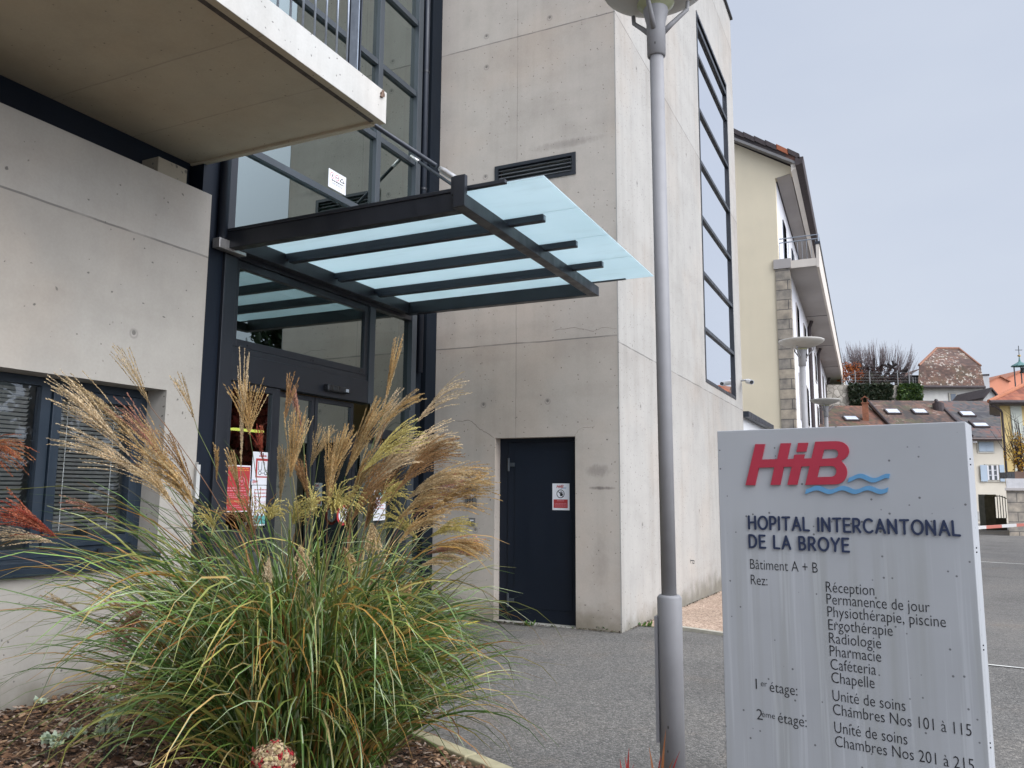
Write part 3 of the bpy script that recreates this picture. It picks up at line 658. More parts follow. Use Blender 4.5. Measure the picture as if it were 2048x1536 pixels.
def wave(x0, x1, yc, amp, per, th, ph):
    n = 36; top = []; bot = []
    for i in range(n+1):
        x = x0+(x1-x0)*i/n; y = yc+amp*math.sin(2*PI*(x-x0)/per+ph)
        top.append((x+4, y-th/2)); bot.append((x-3, y+th/2))
    return top+bot[::-1]
logo([LP(wave(826, 1112, 370, -15, 190, 32, -1.15))], 'logo_wave', LOGO_BLUE, .008)
logo([LP(wave(530, 1100, 452, -13, 178, 32, -1.2))], 'logo_wave', LOGO_BLUE, .008)
# hand-drawn style capitals
def el(cx, cy, rx, ry, a0, a1, n=14): return [(cx+rx*math.cos(R(a0+(a1-a0)*i/n)), cy+ry*math.sin(R(a0+(a1-a0)*i/n))) for i in range(n+1)]
GL = {
 'H': (.72, [[(0,0),(0,1)],[(.62,0),(.62,1)],[(0,.5),(.62,.53)]]),
 'O': (.92, [el(.42,.5,.42,.5,90,450,20)]),
 'P': (.62, [[(0,0),(0,1)],[(0,1),(.28,1)]+el(.28,.72,.24,.28,90,-90,8)+[(0,.42)]]),
 'I': (.14, [[(0,0),(0,1)]]),
 'T': (.70, [[(-.02,.98),(.62,1)],[(.3,0),(.3,1)]]),
 'A': (.80, [[(0,0),(.36,1),(.72,0)],[(.12,.34),(.6,.34)]]),
 'L': (.56, [[(0,1),(0,.02),(.48,0)]]),
 'N': (.78, [[(0,0),(0,1),(.64,0),(.64,1)]]),
 'E': (.60, [[(.5,1),(0,1),(0,0),(.52,0)],[(0,.52),(.44,.52)]]),
 'R': (.66, [[(0,0),(0,1)],[(0,1),(.26,1)]+el(.26,.73,.25,.27,90,-90,8)+[(0,.44)],[(.24,.46),(.56,0)]]),
 'C': (.80, [el(.42,.5,.42,.5,48,312,16)]),
 'D': (.78, [[(0,0),(0,1)],[(0,1),(.2,1)]+el(.2,.5,.46,.5,90,-90,12)+[(0,0)]]),
 'B': (.64, [[(0,0),(0,1)],[(0,1),(.26,1)]+el(.26,.76,.2,.24,90,-90,8)+[(0,.52)],[(.26,.52)]+el(.26,.26,.26,.26,90,-90,8)+[(0,0)]]),
 'Y': (.74, [[(0,1),(.32,.46),(.66,1)],[(.32,.46),(.3,0)]]), ' ': (.34, [])}
def stroke_line(s, x0px, x1px, ypx, cap, r, nm):
    a0, z0 = SP(x0px, ypx); a1, z1 = SP(x1px, ypx)
    tot = sum(GL[c][0]+.22 for c in s)-.22; kx = (a1-a0)/(tot); mb = MB(); x = 0
    for i, c in enumerate(s):
        wd, strokes = GL[c]; rot = rnd.uniform(-.02, .02)
        for st in strokes:
            pts = []
            for (px_, py_) in st:
                pts.append(SO+SU*(a0+(x+px_+rot*(py_-.5))*kx)+SV*(z0+py_*cap)+SN*.002)
            # flat ribbon stroke with rounded ends, raised from the panel
            for p, q in zip(pts, pts[1:]):
                d = (q-p).normalized(); n_ = SN.cross(d)*r; ring = []
                for k in range(7): a = PI/2+PI*k/6; ring.append(p+d*(r*math.cos(a))+n_*math.sin(a))
                for k in range(7): a = -PI/2+PI*k/6; ring.append(q+d*(r*math.cos(a))+n_*math.sin(a))
                jit = SN*rnd.uniform(0, .0009)
                mb.prism([g+jit for g in ring], SN*.0035)
        x += wd+.22
    return mb.build(nm, NAVY, sign)
stroke_line('HOPITAL INTERCANTONAL', 1499, 1921, 1057, .0485, .0039, 'headline_letters')
stroke_line('DE LA BROYE', 1500, 1700, 1094, .0475, .0039, 'headline_letters')
def C6(x, y): return (1400+x/2.145, 820+y/2.145)
def sline(s, x0, y0, x1=None, cap=.0385, nm='panel_text'):
    a, z = SP(*C6(x0, y0)); wd = (SP(*C6(x1, y0))[0]-a) if x1 else None
    mb = MB(); text(mb, s, SO+SU*a+SV*z, SU, SV, SN, cap, wd, .0012); return mb.build(nm, BLACK, sign)
sline('Bâtiment A + B', 216, 681, 505)
sline('Rez:', 219, 748, 290)
for s, x0, y0, x1 in (('Réception', 541, 780, 748), ('Permanence de jour', 544, 832, 985), ('Physiothérapie, piscine', 548, 886, 1053), ('Ergothérapie', 552, 942, 826),
    ('Radiologie', 555, 999, 777), ('Pharmacie', 558, 1055, 777), ('Caféteria', 561, 1112, 755), ('Chapelle', 565, 1169, 749),
    ('Unité de soins', 570, 1246, 880), ('Chambres Nos 101 à 115', 572, 1306, 1160), ('Unité de soins', 578, 1383, 888), ('Chambres Nos 201 à 215', 581, 1443, 1170)):
    sline(s, x0, y0, x1)
sline('1', 240, 1196); sline('er', 262, 1184, 288, .022); sline('étage:', 300, 1208, 418)
sline('2', 244, 1326); sline('ème', 266, 1316, 322, .022); sline('étage:', 336, 1340, 458)

# ================================================================== STREET LAMPS
LAMPG = plain('lamp_underside', (.42, .40, .36), .45, 0, .08, 4)
def lamp(loc, zt, label, dish_r=.37, r=.038, detail=True, rot=0, lean=(0, 0)):
    t = thing('street_lamp', label, 'street lamp', loc, 'dish topped lamp posts')
    x, y, z0 = loc; tx, ty = x+lean[0], y+lean[1]
    P_ = MB().tube([(x, y, z0+.5), (tx, ty, zt-.16)], r, 20).build('pole', POLE, t, smooth=True)
    ls = 1.0 + z0
    sl_ = MB().lathe([(.0, z0), (.059, z0), (.059, ls-.012), (.05, ls), (r+.001, ls+.001)], (x, y, 0), 24).build('base_sleeve', POLE, t, smooth=False)
    sl_.data.polygons.foreach_set('use_smooth', [True]*len(sl_.data.polygons))
    MB().box(x-.0655, x-.05, y-.045, y+.035, z0+.32, z0+.9).build('service_door', POLE, sl_)
    MB().lathe([(r+.003, zt-.24), (r+.012, zt-.235), (r+.014, zt-.05), (r+.03, zt+.02), (r+.02, zt+.10)], (tx, ty, 0), 20).build('head_collar', POLE, t, smooth=True)
    for k in range(3):
        a = rot+2*PI*k/3; c, s = math.cos(a), math.sin(a)
        MB().tube([(tx+c*q*1., ty+s*q, zt+h) for q, h in ((r, -.10), (r+.05, -.045), (r+.10, .005), (r+.135, .04), (r+.14, .085))], [.016, .014, .012, .012, .011], 8).build('arm', POLE, t, smooth=True)
    MB().lathe([(.03, zt+.075), (.07, zt+.06), (.12, zt+.075), (dish_r*.7, zt+.115), (dish_r*.95, zt+.165), (dish_r, zt+.19), (dish_r, zt+.205), (dish_r*.9, zt+.21), (.02, zt+.15)], (tx, ty, 0), 40).build('dish', LAMPG, t, smooth=True)
    if detail:
        MB().lathe([(.05, zt+.02), (.085, zt+.045), (.1, zt+.062)], (tx, ty, 0), 24).build('lamp_glass', plain('lamp_glass', (.35, .36, .22), .2), t, smooth=True)
    return t
p = at(1339, 1200, D=3.95); q = at(1312, 60, D=3.95)
lamp((p.x, p.y, 0), 4.035, 'near grey lamp post standing beside the hospital sign', .30, .0365, True, .5, (q.x-p.x, q.y-p.y))
p = at(1606, 760, D=13.3); lamp((p.x, p.y, -.16), 3.86, 'tall middle lamp post with wide dish before the yellow block', .37, .05, True, 2.3)
p = at(1652, 830, D=20); lamp((p.x, p.y, -.16), 3.63, 'farther small lamp post whose dish shows just above the sign', .37, .05, True, 2.5)

# ================================================================== NOTICES AND WALL FITTINGS
def plate(name, label, cat, O, u, v, n, w_, h_, th=.003, mat=WHITE):
    O, u, v, n = map(Vector, (O, u, v, n))
    t = thing(name, label, cat, O+u*w_/2)
    MB().obox(O, u*w_, v*h_, n*th).build('sheet', mat, t); return t
def put(mb, nm, mat, t): return mb.build(nm, mat, t)
# hand glyph
def hand(mb, O, u, v, n, s, off):
    O, u, v, n = map(Vector, (O, u, v, n))
    def seg(x0, y0, x1, y1, r):
        a, b = O+u*x0*s+v*y0*s+n*off, O+u*x1*s+v*y1*s+n*off; d = (b-a).normalized(); m_ = n.cross(d)*r*s
        mb.add([a-m_, b-m_, b+d*r*s*.8, b+m_, a+m_], [(0, 1, 2, 3, 4)])
    seg(0, -.5, 0, 0, .28)
    for x, l in ((-.24, .5), (-.08, .66), (.08, .64), (.24, .48)): seg(x*.9, -.05, x*1.2, l-.1, .065)
    seg(.2, -.35, .48, .02, .075)
def hib(mb_r, mb_b, O, u, v, n, h, off):
    """small version of the HiB mark"""
    O, u, v, n = map(Vector, (O, u, v, n)); k = h/285
    def mp(p): return (p[0]-113)*k, (420-p[1])*k
    vs, fs = curve_mesh([[mp(p) for p in pl] for pl in (main, h1, h2, dot)], 0)
    mb_r.add([O+u*q[0]+v*q[1]+n*off for q in vs], fs)
    for a in ((826, 1112, 370, -15, 190, 32, -1.15), (530, 1100, 452, -13, 178, 32, -1.2)):
        vs, fs = curve_mesh([[mp(p) for p in wave(*a)]], 0); mb_b.add([O+u*q[0]+v*q[1]+n*off for q in vs], fs)
def bars(mb, O, u, v, n, x0, x1, ys, h, off):
    for y in ys:
        x = x0+rnd.uniform(0, .06)*(x1-x0); e = x1-rnd.uniform(0, .1)*(x1-x0)
        while x < e:
            l = rnd.uniform(.07, .2)*(x1-x0); rect(mb, O, u, v, n, x, min(x+l, e), y, y+h, off); x += l+.025*(x1-x0)
# -- notice on the tower door
X_, Y_, Z_ = Vector((1, 0, 0)), Vector((0, 1, 0)), Vector((0, 0, 1)); NY = Vector((0, -1, 0))
Yd = YT+.1235
pa = at(1105, 1020, Y=Yd); pb = at(1139, 967, Y=Yd); W_, H_ = pb.x-pa.x, pb.z-pa.z
t = plate('no_entry_notice', 'white and red no entry notice on the dark tower door', 'notice', pa, X_, Z_, NY, W_, H_)
a, b_ = MB(), MB(); hib(a, b_, pa+X_*W_*.24+Z_*H_*.825, X_, Z_, NY, H_*.115, .0036); put(a, 'logo', RED, t); put(b_, 'logo_waves', LOGO_BLUE, t)
a = MB(); disc(a, pa, X_, Z_, NY, W_*.48, H_*.61, W_*.235, .0036, W_*.195); hand(a, pa+X_*W_*.52+Z_*H_*.61, X_, Z_, NY, W_*.24, .0037)
c_ = pa+X_*W_*.48+Z_*H_*.61; dv = Vector((.707, 0, -.707))*W_*.2; pv = Vector((.707, 0, .707))*W_*.02
a.add([c_-dv-pv+NY*.0039, c_+dv-pv+NY*.0039, c_+dv+pv+NY*.0039, c_-dv+pv+NY*.0039], [(0, 1, 2, 3)]); put(a, 'pictogram', BLACK, t)
a = MB(); rect(a, pa, X_, Z_, NY, W_*.07, W_*.9, H_*.08, H_*.40, .0036); put(a, 'red_field', RED, t)
a = MB(); bars(a, pa, X_, Z_, NY, W_*.25, W_*.72, (H_*.335,), H_*.03, .0042); bars(a, pa, X_, Z_, NY, W_*.12, W_*.86, (H_*.24, H_*.19, H_*.14), H_*.018, .0042); put(a, 'small_print', PINKP, t)
# -- intercom and key switch
def fitting(name, label, cat, x0, y0, x1, y1, th, mat):
    p0, p1 = at(x0, y1, Y=YT), at(x1, y0, Y=YT); t = thing(name, label, cat, ((p0.x+p1.x)/2, YT, p0.z))
    MB().box(p0.x, p1.x, YT-th, YT-.0005, p0.z, p1.z).build('faceplate', mat, t, bev=.003); return t, p0, p1
PLATE = plain('brushed_plate', (.20, .195, .185), .45, .5, .12, 12)
t, p0, p1 = fitting('intercom', 'grey metal intercom panel on the tower wall beside the door', 'intercom', 931, 968, 955, 1014, .02, PLATE)
w_, h_ = p1.x-p0.x, p1.z-p0.z
MB().box(p0.x+w_*.2, p0.x+w_*.55, YT-.022, YT-.0201, p0.z+h_*.58, p0.z+h_*.9).build('screen', BLACKP, t)
a = MB()
for i in range(3):
    for j in range(3): a.box(p0.x+w_*(.2+.2*i), p0.x+w_*(.3+.2*i), YT-.024, YT-.0201, p0.z+h_*(.12+.1*j), p0.z+h_*(.18+.1*j))
a.build('keypad', BLACKP, t); MB().box(p0.x+w_*.25, p0.x+w_*.8, YT-.0215, YT-.0201, p0.z+h_*.44, p0.z+h_*.54).build('name_plate', WHITE, t)
t, p0, p1 = fitting('key_switch', 'small square key switch plate below the intercom', 'switch', 938, 1036, 951, 1051, .012, PLATE)
MB().tube([((p0.x+p1.x)/2, YT-.012, p0.z+.03), ((p0.x+p1.x)/2, YT-.018, p0.z+.03)], .014, 12).build('lock_barrel', BLACKP, t)
MB().box(p0.x+.02, p1.x-.02, YT-.0135, YT-.0121, p1.z-.035, p1.z-.02).build('name_plate', WHITE, t)
# -- box on the wing end
p0, p1 = at(386, 1003, X=XW), at(409, 925, X=XW)
t = thing('wall_box', 'flat white cover box at the end of the wing wall', 'box', (XW, (p0.y+4.595)/2, p0.z))
MB().box(XW+.0005, XW+.035, p0.y, 4.59, p0.z, p1.z).build('cover', plain('cream_cover', (.46, .45, .42), .5), t, bev=.004)
MB().box(XW+.0355, XW+.038, p0.y+.02, 4.575, p0.z+.02, p1.z-.02).build('lid', plain('cream_lid', (.5, .49, .46), .5), t)
# -- posters on the entrance side pane
XP = XE-.0395
def poster(name, label, px0, py0, px1, py1, mat=WHITE, cat='poster'):
    q0, q1 = at(px0, py1, X=XP), at(px1, py0, X=XP)
    t = plate(name, label, cat, (XP, q0.y, q0.z), Y_, Z_, X_, q1.y-q0.y, q1.z-q0.z, .002, mat); return t, Vector((XP, q0.y, q0.z)), q1.y-q0.y, q1.z-q0.z
t, O, W_, H_ = poster('red_poster', 'red visiting notice poster on the glass left of the entrance doors', 446, 1023, 497, 929, WHITE)
a = MB(); rect(a, O, Y_, Z_, X_, W_*.02, W_*.98, H_*.03, H_*.98, .0025); put(a, 'red_field', RED, t)
a = MB(); text(a, 'LIMITATION DES VISITES', O+Y_*W_*.05+Z_*H_*.745, Y_, Z_, X_, H_*.055, W_*.9, .0031); put(a, 'title', YELP, t)
a = MB(); bars(a, O, Y_, Z_, X_, W_*.3, W_*.9, (H_*.9, H_*.86), H_*.014, .0031); bars(a, O, Y_, Z_, X_, W_*.06, W_*.94, (H_*.68, H_*.645, H_*.61), H_*.014, .0031)
bars(a, O, Y_, Z_, X_, W_*.1, W_*.9, (H_*.535, H_*.48), H_*.024, .0031); disc(a, O, Y_, Z_, X_, W_*.68, H_*.34, W_*.12, .0031, W_*.1); bars(a, O, Y_, Z_, X_, W_*.6, W_*.76, (H_*.32, H_*.35), H_*.02, .0031); put(a, 'white_print', PINKP, t)
a = MB(); rect(a, O, Y_, Z_, X_, W_*.06, W_*.2, H_*.88, H_*.955, .0031); put(a, 'corner_mark', GREENP, t)
a = MB(); bars(a, O, Y_, Z_, X_, W_*.06, W_*.94, (H_*.06, H_*.1), H_*.016, .0031); put(a, 'bottom_print', YELP, t)
t, O, W_, H_ = poster('picture_notice', 'upper white notice with HiB mark and two drawn figures on the entrance glass', 506, 970, 543, 903)
a, b_ = MB(), MB(); hib(a, b_, O+Y_*W_*.3+Z_*H_*.86, Y_, Z_, X_, H_*.09, .0026); put(a, 'logo', RED, t); put(b_, 'logo_waves', LOGO_BLUE, t)
a = MB(); rect(a, O, Y_, Z_, X_, W_*.16, W_*.88, H_*.2, H_*.78, .0025); bars(a, O, Y_, Z_, X_, W_*.3, W_*.7, (H_*.09, H_*.12), H_*.025, .0025); put(a, 'red_frame', RED, t)
a = MB(); rect(a, O, Y_, Z_, X_, W_*.24, W_*.8, H_*.27, H_*.74, .0028); put(a, 'picture', WHITE, t)
a = MB()
for cx in (.37, .66):
    disc(a, O, Y_, Z_, X_, W_*cx, H_*.64, W_*.075, .0031, W_*.05)
    for dx in (-.09, .07): rect(a, O, Y_, Z_, X_, W_*(cx+dx), W_*(cx+dx+.025), H_*.30, H_*.55, .0031)
    rect(a, O, Y_, Z_, X_, W_*(cx-.09), W_*(cx+.095), H_*.545, H_*.56, .0031)
rect(a, O, Y_, Z_, X_, W_*.44, W_*.58, H_*.635, H_*.65, .0031); put(a, 'figures', BLACK, t)
t, O, W_, H_ = poster('reception_notice', 'lower white reception notice under the one with drawn figures', 504, 1022, 541, 970.7)
a = MB(); text(a, 'ACCUEIL', O+Y_*W_*.5+Z_*H_*.80, Y_, Z_, X_, H_*.085, W_*.55, .0026, 'C'); text(a, 'RECEPTION', O+Y_*W_*.5+Z_*H_*.60, Y_, Z_, X_, H_*.085, W_*.68, .0026, 'C')
bars(a, O, Y_, Z_, X_, W_*.08, W_*.92, (H_*.42, H_*.28, H_*.15), H_*.035, .0026); put(a, 'red_lettering', PINKP if False else RED, t)
t, O, W_, H_ = poster('green_flyer', 'small green and white flyer under the reception notice', 503, 1050, 540, 1023)
a = MB(); rect(a, O, Y_, Z_, X_, W_*.1, W_*.9, H_*.3, H_*.9, .0026); put(a, 'print', GREENP, t)
t, O, W_, H_ = poster('door_notice', 'white notice behind the grass on the right door leaf', 748, 1040, 770, 980)
a = MB(); bars(a, O, Y_, Z_, X_, W_*.1, W_*.9, (H_*.3, H_*.4, H_*.5, H_*.6), H_*.03, .0026); put(a, 'print', PINKP, t)
a = MB(); rect(a, O, Y_, Z_, X_, W_*.1, W_*.9, H_*.05, H_*.22, .0026); put(a, 'print_block', GREENP, t)
q = at(686, 1030, X=XP)
t = thing('round_sticker', 'round red and white sticker on the door glass behind the grass', 'sticker', (XP, q.y, q.z-.1))
a = MB(); disc(a, q, Y_, Z_, X_, 0, 0, .105, .002, .075); put(a, 'red_ring', RED, t); a = MB(); disc(a, q, Y_, Z_, X_, 0, 0, .075, .002); put(a, 'white_centre', WHITE, t)
# -- sticker high on the glass
XP2 = XE-.0295
q0, q1 = at(656, 381, X=XP2), at(692, 354, X=XP2)
O = Vector((XP2, q0.y, 4.60)); W_ = q1.y-q0.y; H_ = .195
H_ = at(656, 335, X=XP2).z-O.z
t = plate('warning_sticker', 'white sticker with two red rings and a triangle high on the glass', 'sticker', O, Y_, Z_, X_, W_, H_, .002)
a = MB()
for cx in (.2, .48): disc(a, O, Y_, Z_, X_, W_*cx, H_*.7, W_*.115, .0026, W_*.09)
put(a, 'red_rings', RED, t)
a = MB(); hand(a, O+Y_*W_*.2+Z_*H_*.7, Y_, Z_, X_, W_*.09, .0027)
for dx in (-.04, .04): disc(a, O, Y_, Z_, X_, W_*(.48+dx), H_*.7, W_*.028, .0027)
for (ax, ay), (bx, by) in (((.64, .6), (.9, .6)), ((.64, .6), (.77, .82)), ((.9, .6), (.77, .82))):
    A, B = O+Y_*W_*ax+Z_*H_*ay+X_*.0027, O+Y_*W_*bx+Z_*H_*by+X_*.0027; m_ = X_.cross((B-A).normalized())*.005
    a.add([A-m_, B-m_, B+m_, A+m_], [(0, 1, 2, 3)])
bars(a, O, Y_, Z_, X_, W_*.12, W_*.88, (H_*.42,), H_*.07, .0027); bars(a, O, Y_, Z_, X_, W_*.15, W_*.85, (H_*.33, H_*.26), H_*.025, .0027)
for x0, x1, y0, y1 in ((.04, .055, .04, .96), (.945, .96, .04, .96), (.055, .945, .04, .05), (.055, .945, .95, .96)): rect(a, O, Y_, Z_, X_, W_*x0, W_*x1, H_*y0, H_*y1, .0027)
put(a, 'black_print', BLACK, t)
# -- security camera on the tower's far edge
q = at(1492, 764, Y=16.5)
t = thing('security_camera', 'small white security camera on the far edge of the tower', 'camera', (XT, 16.5, q.z))
CW = plain('camera_white', (.55, .56, .58), .4)
MB().tube([(XT, 16.5, q.z+.03), (XT+.12, 16.48, q.z+.04), (XT+.16, 16.42, q.z)], .018, 8).build('arm', CW, t, smooth=True)
MB().tube([(XT+.12, 16.6, q.z+.03), (XT+.26, 16.2, q.z-.05)], [.05, .05], 12).build('body', CW, t); MB().tube([(XT+.26, 16.19, q.z-.05), (XT+.27, 16.17, q.z-.053)], .035, 12).build('lens', BLACKP, t)

# ================================================================== NEIGHBOURING BUILDINGS
def atp(x, y, p0, n):
    d = FW*F + RT*(x-1024) - UPV*(y-768); return CAM + d*((p0-CAM).dot(n)/d.dot(n))
def setz(p, z): return Vector((p.x, p.y, z))
# -- low link building right behind the tower
link = thing('link_building', 'low white flat roofed link between the tower and the yellow block', 'building', (-4, 18.3, -.2))
WPL = plain('white_plaster', (.60, .60, .60), .8, 0, .06, 1.5)
holed(MB(), 'X', XT-.02, XT-.25, (16.66, 20.4), (-.4, 3.02), [(16.9, 20.1, .9, 2.62)]).build('wall', WPL, link)
MB().box(-8, XT-.25, 20.15, 20.4, -.4, 3.02).build('wall', WPL, link)
MB().box(-8, XT+.12, 16.66, 20.5, 3.021, 3.14).build('roof', ANTHB, link, bev=.01)
wf = frame(MB(), 16.9, 20.1, .9, 2.62, .06, XT-.12, XT-.05).build('window', ANTH, link); MB().box(XT-.1, XT-.09, 16.961, 20.039, .961, 2.559).build('pane', GLASST, wf)
# -- long yellow block
YG = 31.0
g = lambda x, y: at(x, y, Y=YG)
P1 = g(1638, 531); P2 = at(1699, 826, Z=P1.z); FD = setz(P2-P1, 0); FL = FD.length; FD.normalize()
qc = g(1585, 700); Xq = qc.x; Xu = g(1554, 450).x; zt = g(1582, 535).z
blk = thing('yellow_hospital_block', 'long yellow rendered hospital block with stone quoins and a long white balcony', 'building', (Xq-3, YG+8, -.2))
YELL = plain('yellow_render', (.66, .575, .42), .9, 0, .08, .5, grain=12, bump=.004); WHI = plain('white_render', (.66, .65, .66), .9, 0, .05, .5)
SOFF = plain('grey_soffit', (.36, .33, .31), .85, 0, .1, .6); CREAM = plain('cream_fascia', (.60, .54, .47), .8, 0, .08, 1)
zs0 = g(1553, 356).z; ve0 = g(1586, 334); vl = g(1468, 286); sl = (vl.z-ve0.z)/(vl.x-ve0.x)
ridge_x = -9.0; rz = ve0.z+sl*(ridge_x-ve0.x)
V = FD*FL
MB().prism([(-14, YG, -.5), (Xq, YG, -.5), (Xq, YG, zt), (Xu, YG, zt), (Xu, YG, zs0), (ve0.x-.05, YG, g(1582, 346).z), (ve0.x-.05, YG, ve0.z), (ridge_x, YG, rz), (-14, YG, rz-2)], FD*.4).build('gable_wall', YELL, blk)
fx = lambda t, off: Vector((Xq, YG, 0))+FD*t+Vector((FD.y, -FD.x, 0))*off
fu = lambda t, off: Vector((Xu, YG, 0))+FD*t+Vector((FD.y, -FD.x, 0))*off
W2 = Vector((FD.y, -FD.x, 0))
fac = MB().obox(fx(.4, -.3)+UP0*-.5, FD*(FL-.4), W2*.3, UP0*(zt+.5)).build('facade', WHI, blk)
facu = MB().obox(fu(.4, -.3)+UP0*(zt+.001), FD*(FL-.4), W2*.3, UP0*(zs0-zt-.02)).build('upper_facade', WHI, blk)
STN = NT('quoin_stone'); cb_ = STN.n('ShaderNodeTexBrick'); cb_.inputs['Scale'].default_value = 1.0; cb_.inputs['Brick Width'].default_value = .9; cb_.inputs['Row Height'].default_value = .38; cb_.inputs['Mortar Size'].default_value = .018
cb_.inputs['Color1'].default_value = (.24, .22, .19, 1); cb_.inputs['Color2'].default_value = (.36, .31, .24, 1); cb_.inputs['Mortar'].default_value = (.12, .11, .1, 1)
sw = STN.n('ShaderNodeSeparateXYZ'); STN.l(STN.pos, sw.inputs[0]); cw = STN.n('ShaderNodeCombineXYZ'); STN.l(sw.outputs[0], cw.inputs[0]); STN.l(sw.outputs[2], cw.inputs[1]); STN.l(cw.outputs[0], cb_.inputs[0])
STN.set(Base_Color=STN.mix(1.0, cb_.outputs[0], STN.cramp(STN.noise(STN.pos, 3.5, 6), [(.3, (.6, .6, .62)), (.7, (1.3, 1.25, 1.2))]), 'MULTIPLY'), Roughness=.9)
ql = g(1557, 700).x
MB().box(ql, Xq+.03, YG-.05, YG+.35, -.5, zt-.02).build('quoins', STN.m, blk)
MB().box(ql-.05, Xq+.08, YG-.1, YG+.4, zt-.0195, zt+.35).build('quoin_cap', SOFF, blk)
# roof
rt_ = 0.32
RTM = tiles('dark_roof_tiles', [(.2, (.035, .03, .032)), (.55, (.06, .045, .042)), (.85, (.16, .06, .035))], 4, 3)
rf = MB().prism([(ve0.x+.2, YG-.35, ve0.z-sl*-.2+.06), (ridge_x, YG-.35, rz+.06), (ridge_x, YG-.35, rz+.25), (ve0.x+.25, YG-.35, ve0.z+.25)], FD*(FL+.5)).build('roof', RTM, blk)
MB().prism([(ve0.x+.15, YG-.36, ve0.z-.05), (ridge_x, YG-.36, rz-.05), (ridge_x, YG-.36, rz+.059), (ve0.x+.15, YG-.36, ve0.z+.059)], FD*.3).build('barge_board', plain('grey_barge', (.2, .19, .185), .7), rf)
nn = 16; ORT = plain('orange_tile', (.33, .10, .045), .8, 0, .2, 5); DKT = plain('dark_tile', (.055, .042, .042), .8, 0, .3, 5)
for i in range(nn):
    a = Vector((ve0.x+.28, YG-.40, ve0.z+.10)); b_ = Vector((ridge_x, YG-.40, rz+.10)); d = (b_-a)/nn
    MB().obox(a+d*i+UP0*(.03), d*1.04+UP0*.05, (0, .5, 0), (0, 0, .2)).build('verge_tile', ORT if i in (1, 6, 11) else DKT, rf)
so0 = g(1553, 357); so1 = g(1581, 347)
MB().prism([so0+Vector((0, .02, 0)), so1+Vector((0, .02, 0)), so1+Vector((0, .02, .12)), so0+Vector((0, .02, .12))], V).build('eaves_soffit', SOFF, blk)
MB().prism([(ve0.x-.05, YG-.3, so1.z-.05), (ve0.x+.12, YG-.3, so1.z+.1), (ve0.x+.12, YG-.3, ve0.z+.05), (ve0.x-.05, YG-.3, ve0.z)], V).build('eaves_board', CREAM, blk)
MB().prism([(ve0.x+.12, YG-.4, ve0.z-.12), (ve0.x+.38, YG-.4, ve0.z-.05), (ve0.x+.42, YG-.4, ve0.z+.2), (ve0.x+.12, YG-.4, ve0.z+.2)], V).build('gutter', DKT, blk)
# balcony
bo = g(1633, 520).x; bz = P1.z
bal = MB().prism([(Xq+.005, YG-.0, bz-.02), (bo, YG-.0, bz-.02), (bo, YG-.0, bz+.25), (Xq+.005, YG-.0, bz+.25)], V).build('balcony', SOFF, blk)
MB().prism([(Xq+.006, YG-.04, bz-.0), (bo, YG-.04, bz-.0), (bo, YG-.04, bz+.3), (Xq+.006, YG-.04, bz+.3)], FD*.039).build('balcony_end', CREAM, bal)
pz = g(1640, 488).z
MB().prism([(bo+.001, YG-.05, bz-.06), (bo+.09, YG-.05, bz-.06), (bo+.12, YG-.05, pz), (bo+.001, YG-.05, pz)], V).build('parapet', CREAM, bal)
MB().prism([(bo-.03, YG-.07, pz+.001), (bo+.16, YG-.07, pz+.001), (bo+.16, YG-.07, pz+.1), (bo-.03, YG-.07, pz+.1)], V).build('parapet_cap', ANTHB, bal)
for t in (9, 17.5, 26, 34.5, 43): 
    if t < FL: MB().obox(Vector((Xq+.01, YG, bz-.035))+FD*t, FD*.05, W2*(bo-Xq-.02), UP0*.0149).build('slab_joint', ANTH, bal)
rr = MB(); zr1, zr2 = g(1600, 473).z, g(1600, 481).z
x0 = g(1558, 475).x
for z in (zr1, zr2): rr.tube([(x0, YG+.02, z), (bo+.1, YG+.02, z)], .022, 8).tube([(bo+.1, YG+.02, z), Vector((bo+.1, YG+.02, z))+FD*3], .022, 8)
rr.tube([(bo+.1, YG+.02, pz+.08), (bo+.1, YG+.02, zr1)], .022, 8)
for i in range(9): x = x0+(bo-x0)*i/8; rr.tube([(x, YG+.02, bz+.25), (x, YG+.02, zr2)], .008, 6)
rr.build('railing', GALV, bal)
# downpipes and windows on the facade
for px_ in (1621, 1637.5, 1655, 1668):
    p = atp(px_, 800, fx(0, 0), W2); t = (p-fx(0, 0)).dot(FD)
    if t < FL: MB().tube([fx(t, .09)+UP0*-.4, fx(t, .09)+UP0*(bz-.35), fx(t, .22)+UP0*(bz-.03)], .09, 8).build('downpipe', DKT, blk)
t = 2.6
while t < FL-2:
    for z0, h in ((.6, 2.0), (4.4, 1.9), (7.6, 1.6)):
        if z0+h < bz: 
            wd_ = MB().obox(fx(t, .001)+UP0*z0, FD*1.3, W2*.04, UP0*h).build('window', SOFF, fac); MB().obox(fx(t+.1, .0415)+UP0*(z0+.1), FD*1.1, W2*.01, UP0*(h-.2)).build('pane', GLASST, wd_)
    wd_ = MB().obox(fu(t, .001)+UP0*(zt+.5), FD*1.2, W2*.04, UP0*2.3).build('window', ANTHB, facu); MB().obox(fu(t+.08, .0415)+UP0*(zt+.58), FD*1.04, W2*.01, UP0*2.14).build('pane', GLASST, wd_)
    t += 4.3

